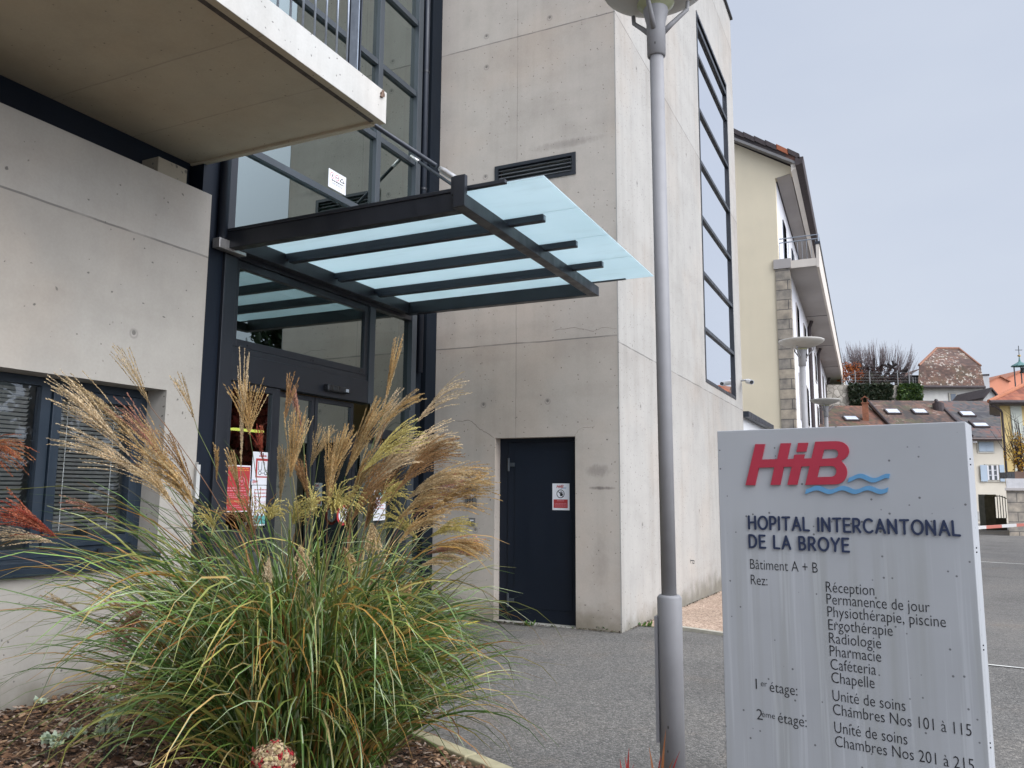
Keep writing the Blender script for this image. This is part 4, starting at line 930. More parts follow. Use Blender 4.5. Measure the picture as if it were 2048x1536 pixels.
# -- terraced old houses across the road
def GP(px, y, D, z=None): p = at(px, y, D=D); return setz(p, z) if z is not None else p
DE, DR = 44.0, 49.5
zr = GP(1850, 807, DR).z; ze = GP(1970, 880, DE).z
def row_house(name, label, r0, r1, e0, e1, roofm, wallm, dz=0, yr=808):
    c = GP((e0+e1)/2, 900, DE, -.3); t = thing(name, label, 'house', c)
    R0, R1 = GP(r0, yr, DR, zr+dz), GP(r1, yr, DR, zr+dz); E0, E1 = GP(e0, 881, DE, ze), GP(e1, 881, DE, ze)
    b0, b1 = R0*2-E0, R1*2-E1; b0.z = b1.z = ze; up = Vector((0, 0, .18))
    m_ = MB(); m_.add([E0, E1, R1, R0, E0+up, E1+up, R1+up, R0+up], [(0,3,2,1),(4,5,6,7),(0,1,5,4),(1,2,6,5),(3,0,4,7)]); m_.add([R0, R1, b1, b0, R0+up, R1+up, b1+up, b0+up], [(0,3,2,1),(4,5,6,7),(2,3,7,6),(1,2,6,5),(3,0,4,7)])
    rf = m_.build('roof', roofm, t)
    F0 = E0+FW0*.45; F1 = E1+FW0*.45; dn = Vector((0, 0, -.6-ze)); bk0, bk1 = b0-FW0*.45, b1-FW0*.45
    wl = MB(); wl.add([F0, F1, bk1, bk0, F0+dn, F1+dn, bk1+dn, bk0+dn, R0-up*.5, R1-up*.5], [(0,1,5,4),(2,3,7,6),(1,2,6,5),(3,0,4,7),(3,8,0),(1,9,2)])
    w_ = wl.build('wall', wallm, t)
    MB().tube([E0-FW0*.05+UP0*.05, E1-FW0*.05+UP0*.05], .09, 8).build('gutter', plain('brown_gutter', (.06, .035, .03), .5), rf)
    n = (E1-E0).cross(R0-E0).normalized()
    def sky_(px, y, w=.7, h=.62, open_=False):
        p = atp(px, y, E0+up, n); a = (E1-E0).normalized(); b = (R0-E0).normalized()
        f = MB().obox(p-a*(w/2+.08)-b*(h/2+.08)+n*.01, a*(w+.16), b*(h+.16), n*.1).build('skylight', DKT, rf)
        MB().obox(p-a*w/2-b*h/2+n*.111, a*w, b*h*(.55 if open_ else 1), n*.012).build('pane', SKYG, f)
    return t, rf, w_, (E0, E1, R0, R1, F0, F1), sky_
sg = NT('skylight_glass'); sg.set(Base_Color=(.62, .65, .70, 1), Roughness=.05, Metallic=.0); sg.b.inputs['Specular IOR Level'].default_value = 1.0; sg.b.inputs['Coat Weight'].default_value = 1; SKYG = sg.m
ux = tuple(RT0)
TA = tiles('mossy_brown_tiles', [(.2, (.045, .035, .03)), (.5, (.10, .058, .043)), (.75, (.145, .075, .052))], 9, 6.5, .7, ux, .3)
TB = tiles('slate_grey_tiles', [(.2, (.045, .043, .046)), (.55, (.085, .078, .078)), (.8, (.15, .075, .06))], 9, 6.5, .2, ux)
TCm = tiles('mossy_red_tiles', [(.2, (.06, .04, .03)), (.5, (.13, .062, .04)), (.8, (.21, .085, .052))], 9, 6.5, .75, ux)
CRW = plain('cream_render', (.60, .545, .45), .9, 0, .07, .7)
hC, rC, wC, cC, skC = row_house('old_house', 'old house with reddish mossy roof and brick chimney, nearest the yellow block', 1600, 1735, 1650, 1800, TCm, CRW, -.35, 816)
skC(1702, 839)
hA, rA, wA, cA, skA = row_house('old_house', 'old house with brown mossy tiled roof between the reddish roof and the slate roof', 1735.5, 1871.5, 1800.6, 1943.5, TA, CRW)
skA(1785, 825); skA(1839, 825)
hB, rB, wB, cB, skB = row_house('old_house', 'old cream house with slate grey roof and pale blue shutters', 1872, 2030, 1944, 2110, TB, CRW)
skB(1934, 830); skB(1958, 850, .75, .85, True); skB(1999, 828)
# chimney of the reddish roof
pc = GP(1731, 824, 46.8)
BRK = plain('chimney_brick', (.25, .10, .055), .9, 0, .35, 6)
ch = MB().box(pc.x-.17, pc.x+.17, pc.y-.2, pc.y+.2, pc.z-.6, pc.z+.5).build('chimney', BRK, rC)
MB().box(pc.x-.22, pc.x+.22, pc.y-.25, pc.y+.25, pc.z+.5001, pc.z+.55).box(pc.x-.15, pc.x-.10, pc.y-.15, pc.y+.15, pc.z+.55, pc.z+.74).box(pc.x+.10, pc.x+.15, pc.y-.15, pc.y+.15, pc.z+.55, pc.z+.74).prism([(pc.x-.26, pc.y-.25, pc.z+.73), (pc.x, pc.y-.25, pc.z+.95), (pc.x+.26, pc.y-.25, pc.z+.73), (pc.x, pc.y-.25, pc.z+.88)], (0, .5, 0)).build('chimney_cowl', BRK, hC)
pv = atp(1877, 818, cB[0]+Vector((0, 0, .2)), (cB[1]-cB[0]).cross(cB[2]-cB[0]).normalized())
MB().tube([pv-UP0*.2, pv+UP0*.35], .32, 12).tube([pv+UP0*.35, pv+UP0*.42], .2, 10).build('roof_vent', DKT, rB)
# flashing between roofs
MB().tube([cB[0]+UP0*.22, cB[2]+UP0*.22], .1, 6).build('flashing', DKT, rB); MB().tube([cA[0]+UP0*.2, cA[2]+UP0*.2], .07, 6).build('flashing', DKT, rA)
# windows of the cream house
BLUE = plain('pale_blue_shutter', (.36, .43, .50), .7, 0, .06, 2)
fn = -FW0; f0 = cB[4]
def onB(x, y): return atp(x, y, f0, fn)
def rectB(mb, x0, y0, x1, y1, off, th):
    a, b = onB(x0, y1), onB(x1, y0); mb.obox(a+fn*off, RT0*((b-a).dot(RT0)), UP0*(b.z-a.z), fn*th); return mb
w1 = rectB(MB(), 1954.5, 882, 1987, 906, .001, .05).build('window', plain('pale_frame', (.45, .43, .38), .7), hB)
rectB(MB(), 1957, 884, 1971, 903, .0515, .03).build('shutter', BLUE, w1); rectB(MB(), 1971.2, 884, 1984.5, 903, .0515, .03).build('shutter', BLUE, w1)
w2 = rectB(MB(), 1971, 928.5, 1997, 963.5, .001, .06).build('window', plain('stone_surround', (.40, .37, .31), .8), hB)
rectB(MB(), 1974, 931, 1994, 960, .0615, .01).build('pane', plain('dark_pane', (.05, .055, .06), .1), w2)
mb = MB(); 
for x0, x1, y0, y1 in ((1982.6, 1985, 931, 960), (1974, 1994, 940, 941), (1974, 1994, 950, 951), (1974, 1975, 931, 960), (1993, 1994, 931, 960)): rectB(mb, x0, y0, x1, y1, .072, .02)
mb.build('glazing_bars', WHI, w2)
rectB(MB(), 1960.5, 930, 1971, 963, .07, .04).build('shutter', BLUE, w2); rectB(MB(), 1999, 930, 2011, 963, .07, .04).build('shutter', BLUE, w2)
rectB(MB(), 1960, 995, 1968, 1037, .002, .03).build('door', plain('brown_door', (.09, .05, .04), .6), hB)
rectB(MB(), 1940, 1023, 1966, 1040, .001, .05).build('plinth', plain('grey_plinth', (.36, .35, .33), .9), hB)
rectB(MB(), 1938, 881, 1946, 886, .1, .3).build('lamp_box', WHI, hB)
# -- old tower house with hipped roof
TD = 60.0
th_ = thing('old_tower_house', 'old whitewashed house with tall hipped lichen spotted brown roof', 'house', GP(1905, 800, TD+3, 0))
def RAYD(px): q = at(px, 985, D=1)-CAM; q.z = 0; return q/q.dot(FW0)
def ring(px0, px1, y, d0, d1):
    z = GP((px0+px1)/2, y, d0).z; A, B = GP(px0, y, d0, z), GP(px1, y, d0, z); 
    return [A, B, B+RAYD(1900)*(d1-d0), A+RAYD(1900)*(d1-d0)]
r1, r2, r3 = ring(1836, 1970, 774, TD, TD+7), ring(1838, 1961, 731, TD+.6, TD+6.4), ring(1873, 1918, 697, TD+3.4, TD+3.6)
TT = tiles('lichen_brown_tiles', [(.15, (.06, .036, .028)), (.5, (.10, .056, .042)), (.8, (.16, .082, .056))], 6.5, 5.0, .35, ux, .9)
m_ = MB(); m_.add(r1+r2+r3, [(0,3,2,1)]+[(4*k+i, 4*k+(i+1) % 4, 4*k+4+(i+1) % 4, 4*k+4+i) for k in (0, 1) for i in range(4)]+[(8,9,10,11)]); rfT = m_.build('roof', TT, th_)
m_ = MB(); m_.tube([r3[0], r3[1]], .12, 8).tube([r3[0], r2[0]], .1, 6).tube([r3[1], r2[1]], .1, 6); m_.build('ridge_tiles', plain('ridge_tile', (.25, .12, .075), .9, 0, .3, 4), rfT)
m_ = MB(); m_.tube([r1[0], r1[1]], .12, 8); m_.build('gutter', DKT, rfT)
OLDW = plain('old_whitewash', (.56, .54, .50), .95, 0, .16, 1.1, grain=5, bump=.02)
wa, wb = GP(1846, 780, TD+.5, 0), GP(1966, 780, TD+.5, 0)
wT = MB().obox(wa, wb-wa, RAYD(1900)*6, UP0*(r1[0].z-.02)).build('wall', OLDW, th_)
def onT(x, y): return atp(x, y, wa, fn)
a, b = onT(1898, 805), onT(1913, 786)
ww = MB().obox(a+fn*.001, RT0*(b-a).dot(RT0), UP0*(b.z-a.z), fn*.08).build('window', plain('stone_frame', (.42, .39, .33), .8), th_); MB().obox(a+fn*.0815+RT0*.12+UP0*.1, RT0*((b-a).dot(RT0)-.24), UP0*((b.z-a.z)*.42), fn*.02).obox(a+fn*.0815+RT0*.12+UP0*((b.z-a.z)*.52), RT0*((b-a).dot(RT0)-.24), UP0*((b.z-a.z)*.38), fn*.02).build('pane', plain('blue_pane', (.10, .12, .15), .15), ww)
# lean-to
la, lb = GP(1821, 777, TD+1), GP(1843, 777, TD+1)
lt = MB().obox(setz(la, la.z-.3), lb-la, FW0*2.5, UP0*1.35).build('lean_to', plain('dark_boards', (.05, .045, .045), .8, 0, .4, 6), th_)
z0, z1 = GP(1820, 752, TD+1).z, GP(1842, 737, TD+1).z
MB().add([setz(la-RT0*.25-FW0*.3, z0), setz(lb-FW0*.3, z1), setz(lb+FW0*2.7, z1), setz(la-RT0*.25+FW0*2.7, z0)], [(0, 1, 2, 3)]).build('lean_to_roof', TCm, th_)
for i in range(4): MB().obox(setz(la, la.z-.2)+RT0*(.2+.2*i)-FW0*.03, RT0*.06, FW0*.025, UP0*1.1).build('lean_to_slat', WPL, lt)
# -- hill terrace and its retaining wall
WD = 57.0
wz = GP(1760, 770, WD).z
mb = MB().obox(GP(1500, 800, WD+.6, -.5), RT0*12.2, FW0*50, UP0*(wz+.42)); tag(mb.build('hill_terrace', plain('terrace_grass', (.10, .11, .05), .9, 0, .3, 1)), 'grassy terrace above the old retaining wall', 'hill', kind='structure')
rw = MB().obox(GP(1500, 800, WD, -.5), GP(1846, 800, WD, -.5)-GP(1500, 800, WD, -.5), FW0*.595, UP0*(wz+.5))
RUB = NT('rubble_stone'); v = RUB.voro(RUB.pos, 2.6, 'DISTANCE_TO_EDGE'); v2 = RUB.voro(RUB.pos, 2.6); scr = RUB.n('ShaderNodeSeparateColor'); RUB.l(v2.outputs['Color'], scr.inputs[0])
RUB.set(Base_Color=RUB.mix(RUB.ramp(v.outputs[0], .01, .06, 1, 0), RUB.cramp(scr.outputs[0], [(.2, (.26, .235, .195)), (.8, (.44, .40, .34))]), (.14, .125, .1)), Roughness=.95); RUB.bump(v.outputs[0], .8, .05)
tag(rw.build('retaining_wall', RUB.m), 'rough stone retaining wall under the pollarded tree', 'wall')
LEAF = leafmat('leaves', .3); 
def leaves(mb, c, rad, n, size, cols, flat=1.0, shell=.0):
    c = Vector(c)
    for _ in range(n):
        while True:
            p = Vector((rnd.uniform(-1, 1), rnd.uniform(-1, 1), rnd.uniform(-1, 1)))
            if shell < p.length < 1: break
        p = c+Vector((p.x*rad[0], p.y*rad[1], p.z*rad[2]))
        a = Vector((rnd.gauss(0, 1), rnd.gauss(0, 1), rnd.gauss(0, flat))).normalized(); b = a.cross(Vector((rnd.gauss(0, 1), rnd.gauss(0, 1), rnd.gauss(0, 1)))).normalized()
        s = size*rnd.uniform(.5, 1.3); k = rnd.choice(cols); f_ = rnd.uniform(.7, 1.25); mb.cur = tuple(q*f_ for q in k)
        mb.add([p-a*s, p+b*s*.5, p+a*s, p-b*s*.5], [(0, 1, 2, 3)])
# ivy hanging down the wall
for (x0, x1, lab) in ((1701, 1781, 'dark ivy curtain hanging on the left of the retaining wall'), (1800, 1840, 'brighter green ivy on the right end of the retaining wall')):
    mb = MB(); br = x0 > 1790
    for i in range(190 if not br else 120):
        px_ = rnd.uniform(x0, x1); top = 771+rnd.uniform(0, 4); ln = rnd.uniform(.4, 1)
        p0 = GP(px_, top, WD-.15); p1 = GP(px_+rnd.uniform(-1, 1), top+48*ln, WD-.2)
        for k in range(16):
            q = p0.lerp(p1, k/15); leaves(mb, q, (.22, .22, .22), 2, .16, [(.055, .10, .025), (.09, .14, .03), (.03, .06, .02)] if br else [(.02, .035, .018), (.03, .045, .02), (.045, .05, .025)])
    tag(mb.build('ivy', LEAF), lab, 'ivy', 'ivy on the retaining wall')
# fence on the terrace
FP = plain('fence_post', (.22, .22, .22), .6)
t = thing('terrace_fence', 'wire mesh fence on thin posts along the top of the retaining wall', 'fence', GP(1760, 768, WD+.3))
for px_ in (1711, 1740, 1796, 1819, 1684):
    p = GP(px_, 769, WD+.3, wz); MB().tube([p-UP0*.1, p+UP0*(GP(px_, 741, WD+.3).z-wz)], .035, 6).build('post', FP, t)
mb = MB(); pA, pB = GP(1684, 769, WD+.3, wz), GP(1838, 769, WD+.3, wz)
for k in range(5): mb.tube([pA+UP0*(.15+k*.21), pB+UP0*(.15+k*.21)], .006, 4)
mb.build('wires', FP, t)
BARK = plain('dark_bark', (.035, .027, .026), .95, 0, .35, 5)
# pollarded tree
TDp = 60.0
base = GP(1752, 770, TDp, wz-.1)
t = thing('pollarded_tree', 'bare pollarded tree with knobbly limbs and upright shoots above the retaining wall', 'tree', base)
trunk = MB(); tips = []
trunk.tube([base, base+UP0*.6+RT0*.05, base+UP0*1.1], [.32, .26, .24], 8)
for i in range(17):
    ang = PI*(.04+.92*(i+.5)/17)+rnd.uniform(-.08, .08); rr_ = rnd.uniform(.9, 1.25)
    tip = base+UP0*(.55+1.75*math.sin(ang)*rr_)+RT0*(2.0*math.cos(ang)*rr_)+FW0*rnd.uniform(-1.1, 1.1)
    mid = base.lerp(tip, .5)+UP0*rnd.uniform(.05, .35)+RT0*rnd.uniform(-.2, .2); st = base+UP0*rnd.uniform(.5, 1.0)
    trunk.tube([st, mid, mid.lerp(tip, .6)+UP0*rnd.uniform(-.12, .2), tip], [.16, .11, .09, .13], 6); tips.append(tip)
    for k in range(2):
        q = mid.lerp(tip, rnd.uniform(.2, .9)); e = q+RT0*rnd.uniform(-.6, .6)+UP0*rnd.uniform(.1, .6)+FW0*rnd.uniform(-.5, .5); trunk.tube([q, e], [.08, .1], 5); tips.append(e)
trunk.build('trunk', BARK, t)
tw_ = MB(); ctr = base+UP0*.2
for tip in tips:
    for k in range(13):
        d = ((tip-ctr).normalized()*.5+UP0*.9+RT0*rnd.uniform(-.25, .25)+FW0*rnd.uniform(-.25, .25)).normalized(); l = rnd.uniform(.7, 1.5)
        p0 = tip+RT0*rnd.uniform(-.18, .18)+UP0*rnd.uniform(-.1, .1); tw_.tube([p0, p0+d*l*.5+RT0*rnd.uniform(-.05, .05), p0+d*l+UP0*.15], [.013, .010, .005], 3, False)
tw_.build('shoots', plain('twig_bark', (.11, .085, .085), .9), t)
mb = MB()
for tip in tips: leaves(mb, tip.lerp(base, .25), (.5, .5, .4), 34, .075, [(.085, .045, .04), (.06, .035, .03), (.12, .06, .045)])
mb.build('dry_leaves', LEAF, t)
t = thing('autumn_bush', 'rusty orange bush left of the pollarded tree', 'bush', GP(1702, 768, 59.0, wz))
b0 = GP(1702, 768, 59.0, wz); tr_ = MB()
for i in range(7): tr_.tube([b0, b0+UP0*1.2+RT0*rnd.uniform(-.7, .7)], [.05, .02], 5)
tr_.build('stems', BARK, t); mb = MB()
for i in range(16): leaves(mb, b0+UP0*rnd.uniform(.5, 1.75)+RT0*rnd.uniform(-.8, .75), (.4, .4, .32), 60, .085, [(.36, .10, .025), (.26, .06, .02), (.45, .15, .04)])
mb.build('foliage', LEAF, t)
t = thing('dark_shrub', 'low dark shrub at the foot of the pollarded tree', 'bush', GP(1750, 768, 58.6, wz))
b0 = GP(1735, 768, 58.6, wz); mb = MB()
for i in range(26): leaves(mb, b0+UP0*rnd.uniform(.1, .9)+RT0*rnd.uniform(-1.0, 1.7), (.35, .3, .3), 40, .08, [(.05, .035, .03), (.08, .05, .04), (.04, .045, .025)])
mb.build('foliage', LEAF, t)
# -- pink houses and small gable
PINK = plain('pink_render', (.62, .25, .15), .9, 0, .05, .6)
def gable_house(name, label, px0, px1, yb, ye_, yp, D, wm, rm, dep=8):
    A, B = GP(px0, ye_, D), GP(px1, ye_, D); B.z = A.z; pk = GP((px0+px1)/2, yp, D); t = thing(name, label, 'house', GP((px0+px1)/2, yb, D, 0))
    MB().prism([setz(A, -.5), setz(B, -.5), B, pk, A], FW0*dep).build('wall', wm, t)
    o = -FW0*.2; m_ = MB()
    for q in (A, B):
        e = q+(q-pk)*.12; m_.obox(e+o+UP0*.01, pk-e, FW0*(dep+.2), UP0*.12)
    m_.build('roof', rm, t); return t
ROOFR = plain('pale_red_roof', (.36, .15, .09), .9, 0, .15, 2)
gable_house('pink_house', 'salmon pink gabled house far behind the whitewashed tower house', 1979, 2017, 800, 763, 753, 80, PINK, ROOFR)
gable_house('pink_house', 'larger salmon pink house behind the bell turret at the right edge', 2012, 2075, 800, 757, 742, 86, PINK, ROOFR)
gable_house('low_gable_house', 'small grey gabled house tucked between the tower house and the yellow house', 1966, 1996, 815, 797, 779, 53, plain('grey_render', (.42, .41, .39), .9), DKT, 4)
pp = GP(1972.5, 770, 66); t = thing('chimney_stack', 'thin pale chimney stack beside the old tower house roof', 'chimney', setz(pp, 0))
MB().box(pp.x-.22, pp.x+.22, pp.y-.22, pp.y+.22, 0, GP(1972, 752, 66).z).build('shaft', WPL, t); MB().box(pp.x-.26, pp.x+.26, pp.y-.26, pp.y+.26, GP(1972, 752, 66).z+.001, GP(1972, 749, 66).z).build('cap', DKT, t)
# -- bell turret
BD = 54.0; bp = GP(2043, 770, BD)
t = thing('bell_turret', 'iron bell turret with green cap and gilt cross at the right edge', 'bell turret', setz(bp, 0))
IRON = plain('dark_iron', (.05, .055, .06), .6); COP = plain('green_copper', (.10, .20, .19), .6, .2, .2, 5); GILT = plain('gilt', (.45, .30, .10), .4, .6)
zt1 = GP(2043, 732, BD).z; zb1 = bp.z
for dx in (-.42, .05, .42): MB().tube([bp+RT0*dx-UP0*.3, setz(bp+RT0*dx, zt1)], .04, 6).build('post', IRON, t)
MB().lathe([(.56, zt1-.02), (.5, zt1+.06), (.2, zt1+.22), (.07, zt1+.32), (.03, zt1+.62)], bp*1-UP0*bp.z, 10).build('cap', COP, t)
MB().lathe([(.0, zt1+.62), (.1, zt1+.68), (.1, zt1+.76), (.0, zt1+.8)], bp-UP0*bp.z, 10).build('orb', GILT, t)
zc = zt1+.8; MB().box(bp.x-.02, bp.x+.02, bp.y-.02, bp.y+.02, zc-.05, zc+.62).obox(setz(bp, zc+.3)-RT0*.24-FW0*.02, RT0*.48, FW0*.04, UP0*.04).build('cross', IRON, t)
MB().lathe([(.02, zt1-.08), (.12, zt1-.12), (.16, zt1-.34), (.24, zt1-.46)], bp+RT0*.2-UP0*bp.z, 12).build('bell', IRON, t)
MB().box(bp.x-.7, bp.x+.7, bp.y-.7, bp.y+.7, 0, zb1-.3).build('shaft', CRW, t)
# -- yellow house on the right edge
HD = 33.0
t = thing('yellow_house', 'yellow house with red tiled roof cut by the right edge', 'house', GP(2080, 1000, HD+2, 0))
YW = plain('bright_yellow_render', (.66, .50, .22), .9, 0, .05, .6); PW = plain('pale_panel', (.58, .60, .52), .8, 0, .05, .6)
ha = GP(2006, 900, HD, -.4); hb = GP(2200, 900, HD, -.4); hz = GP(2020, 807, HD).z
wy = MB().obox(ha, hb-ha, RAYD(2012)*2.6, UP0*(hz+.4)).build('wall', YW, t)
pa_ = atp(2024, 870, ha, fn); pb_ = atp(2046, 870, ha, fn)
MB().obox(setz(pa_, 1.0)+fn*.001, RT0*((pb_-pa_).dot(RT0)), fn*.04, UP0*(hz-1.05)).build('pale_panel', PW, wy)
wn = MB().obox(setz(atp(2047.5, 880, ha, fn), 3.0)+fn*.001, RT0*.9, fn*.05, UP0*1.3).build('window', WHI, wy); MB().obox(setz(atp(2048.5, 880, ha, fn), 3.05)+fn*.0515, RT0*.8, fn*.01, UP0*1.2).build('pane', GLASST, wn)
ev = GP(1978, 803, HD-.5); ezz = ev.z; ev2 = GP(2230, 803, HD-.5, ezz); rg = GP(2125, 733, HD+2.2)
bl = ev+RAYD(1985)*4.5; br_ = ev2+RAYD(1985)*4.5
RD = tiles('red_tiles', [(.2, (.15, .045, .026)), (.6, (.26, .08, .042)), (.9, (.36, .13, .07))], 6.0, 5.0, 0, ux)
ry = MB().add([ev, ev2, rg, bl, br_], [(0, 1, 2), (3, 0, 2), (1, 4, 2), (4, 3, 2)]).build('roof', RD, t)
MB().tube([ev, rg], .09, 8).build('hip_tiles', plain('hip_tile', (.38, .14, .07), .85, 0, .2, 6), ry)
MB().obox(ev-UP0*.12, ev2-ev, RAYD(1985)*4.4, UP0*.11).build('soffit', plain('dark_soffit', (.10, .08, .07), .8), ry)
MB().tube([ev-UP0*.02-FW0*.05, ev2-UP0*.02-FW0*.05], .08, 8).build('gutter', DKT, ry)
c0 = GP(1983, 812, HD-.4); c1 = GP(2004, 826, HD-.1); MB().tube([c0, GP(1990, 813, HD-.35), GP(2001, 820, HD-.2), c1, setz(c1, .2)], .045, 8).build('downpipe', DKT, wy)
# terrace wall with plants
t = thing('terrace', 'raised stone terrace with pale band in front of the yellow house', 'terrace', GP(2060, 1050, HD-1, -.2))
s0 = GP(2014, 1000, HD-1.2, -.4); s1 = GP(2200, 1000, HD-1.2, -.4); z1, z2 = GP(2020, 981, HD-1.2).z, GP(2020, 957, HD-1.2).z
MB().obox(s0, s1-s0, RAYD(2020)*1.15, UP0*(z1+.4)).build('stone_wall', STN.m, t); MB().obox(setz(s0-RT0*.12-FW0*.1, z1+.001), (s1-s0), RAYD(2020)*1.2, UP0*.1).build('coping', SOFF, t); MB().obox(setz(s0-FW0*.02, z1+.1012), s1-s0, RAYD(2020)*1.15, UP0*(z2-z1-.101)).build('pale_band', plain('band', (.46, .45, .45), .85), t)
tb = thing('planter', 'dark wooden planter box on the terrace under the yellow shrub', 'planter', setz(s0, z2))
pb0 = setz(s0+RT0*.12+FW0*.05, z2+.001); MB().obox(pb0, RT0*.3, FW0*.5, UP0*.25).build('end', BLACKP, tb); MB().obox(pb0+RT0*.301, RT0*2.2, FW0*.5, UP0*.28).build('box', plain('brown_boards', (.12, .07, .05), .8, 0, .3, 5), tb)
t = thing('autumn_shrub', 'twiggy shrub with yellow autumn leaves at the right edge', 'bush', pb0+RT0*.8)
b0 = pb0+RT0*.75+FW0*.25+UP0*.2; st_ = MB(); mb = MB()
for i in range(34):
    e = b0+UP0*rnd.uniform(1.3, 2.5)+RT0*rnd.gauss(0, .42)+FW0*rnd.uniform(-.4, .4); m2 = b0.lerp(e, .5)+RT0*rnd.uniform(-.12, .12); st_.tube([b0+RT0*rnd.uniform(-.1, .1), m2, e], [.018, .012, .005], 4, False)
    for k in range(3):
        q = b0.lerp(e, rnd.uniform(.3, .95)); st_.tube([q, q+UP0*rnd.uniform(.1, .4)+RT0*rnd.uniform(-.4, .4)], [.008, .004], 3, False)
    leaves(mb, b0.lerp(e, rnd.uniform(.15, .65)), (.2, .2, .28), 42, .045, [(.52, .30, .03), (.42, .20, .03), (.55, .36, .06)])
st_.build('stems', BARK, t); mb.build('foliage', LEAF, t)
# gate
GD = 36.5; gb = lambda x, y: GP(x, y, GD)
t = thing('iron_gate', 'dark iron gate with upright bars beside the stone terrace', 'gate', GP(1998, 1045, GD, -.2))
DG = plain('dark_gate', (.03, .034, .028), .7, 0, .3, 4); CW_ = plain('dark_mossy_stone', (.055, .055, .042), .95, 0, .4, 4)
a = gb(1984, 1049); b = gb(2013, 1036); MB().obox(setz(a, -.3), RT0*(b-a).dot(RT0), FW0*.04, UP0*(b.z+.3)).build('bottom_panel', DG, t)
for i in range(6):
    p = gb(1987+i*5.2, 1037); MB().tube([p, setz(p, gb(1990, 993-math.sin(i/5*PI)*3).z)], .017, 6).build('bar', DG, t)
MB().tube([gb(1984, 997), gb(1990, 993), gb(1998, 992), gb(2006, 994), gb(2013, 997)], .02, 6).build('top_rail', DG, t)
pl_ = thing('gate_pillar', 'dark mossy stone gate pillar left of the iron gate', 'pillar', GP(1974, 1050, GD, -.3))
a = gb(1967, 1049); b = gb(1983, 993); MB().obox(setz(a, -.3)-FW0*.2, RT0*(b-a).dot(RT0), FW0*.45, UP0*(b.z+.3)).build('shaft', CW_, pl_); a2 = gb(1964, 993); MB().obox(setz(a2, b.z+.001)-FW0*.25, RT0*.5, FW0*.55, UP0*.09).build('cap', CW_, pl_)
# barrier
b0, b1 = at(1880, 1064, Z=.82), at(2150, 1045.5, Z=.82)
t = thing('barrier', 'long red and white barrier arm across the car park entry', 'barrier', setz(b1, -.16))
bm = NT('barrier_paint'); a_ = bm.math('FRACT', bm.math('MULTIPLY', bm.vm('DOT_PRODUCT', bm.pos, tuple((b1-b0).normalized())), .62)); bm.set(Base_Color=bm.mix(bm.math('GREATER_THAN', a_, .5), (.62, .60, .58), (.50, .16, .12)), Roughness=.5)
MB().obox(b0, b1-b0, FW0*.05, UP0*.06).build('arm', bm.m, t); MB().box(b1.x-.2, b1.x+.2, b1.y-.15, b1.y+.25, -.16, 1.05).build('post', RED, t)
# -- trees beyond the right edge, seen only as reflections in the glass
def tree(label, base, h, cr, cols, n, conifer=False):
    base = Vector(base); t = thing('tree', label, 'tree', base, 'trees mirrored in the glass'); MB().tube([base, base+UP0*h*.5, base+UP0*h*.9], [.22, .15, .05], 8).build('trunk', BARK, t); mb = MB()
    for i in range(n):
        u = rnd.uniform(.12, 1); r_ = cr*((1-u)*1.1+.05 if conifer else math.sin(PI*min(.95, u))**.6); a = rnd.uniform(0, 2*PI); k = rnd.uniform(.4, 1)
        leaves(mb, base+UP0*h*u+Vector((math.cos(a), math.sin(a), 0))*r_*k, (.6, .6, .35), 26, .22, cols)
    mb.build('crown', LEAF, t)
tree('dark fir seen only mirrored in the glass', (11.2, 23.6, -.2), 10.5, 2.2, [(.02, .035, .02), (.03, .05, .025)], 230, True)
tree('dark spruce seen only mirrored in the window', (14, 13.2, -.2), 8.5, 2.4, [(.02, .035, .02), (.03, .05, .025)], 200, True)
tree('red maple seen only mirrored in the glass', (10, 20.6, -.2), 6.0, 1.7, [(.22, .035, .025), (.15, .03, .02)], 160)
tree('brown tree seen only mirrored in the window', (14.5, 18.3, -.2), 6.2, 2.8, [(.07, .05, .04), (.10, .07, .05)], 150)

# ================================================================== PLANTING BED
def bedz(x, y):
    d = (Vector((x, y, 0))-K0).dot(kn)          # distance behind the kerb (negative = inside bed)
    s = max(0.0, -d); return .035+.11*min(1, s/1.2)
mb = MB(); nx, ny = 26, 40
def inside(x, y): return x > XW-.02 and (Vector((x, y, 0))-K0).dot(kn) < .002
gx = [XW+.001+i*.16 for i in range(nx)]; gy = [-.6+j*.15 for j in range(ny)]
vid = {}
for j, y in enumerate(gy):
    for i, x in enumerate(gx):
        dd = (Vector((x, y, 0))-K0).dot(kn)
        q = Vector((x, y, 0)) if dd < 0 else Vector((x, y, 0))-kn*(dd+.001)
        vid[i, j] = (q.x, q.y, bedz(q.x, q.y)+rnd.uniform(-.012, .012))
vs = list(vid.values()); keys = {k: n for n, k in enumerate(vid)}
fs = []
for j in range(ny-1):
    for i in range(nx-1):
        c = Vector((gx[i]+.08, gy[j]+.075, 0))
        if (c-K0).dot(kn) < .1: fs.append((keys[i, j], keys[i+1, j], keys[i+1, j+1], keys[i, j+1]))
mb.add(vs, fs)
mm = NT('mulch_soil'); v = mm.voro(mm.scale(mm.pos, (1, 1.6, 1)), 34); s_ = mm.n('ShaderNodeSeparateColor'); mm.l(v.outputs['Color'], s_.inputs[0])
mm.set(Base_Color=mm.cramp(s_.outputs[0], [(.1, (.022, .013, .008)), (.5, (.085, .042, .022)), (.8, (.16, .085, .045)), (.95, (.26, .17, .11))]), Roughness=.95); mm.bump(mm.math('SUBTRACT', s_.outputs[1], v.outputs['Distance']), 1.0, .02)
tag(mb.build('mulch_bed', mm.m), 'bed of brown bark mulch along the wing wall', 'ground', kind='structure')
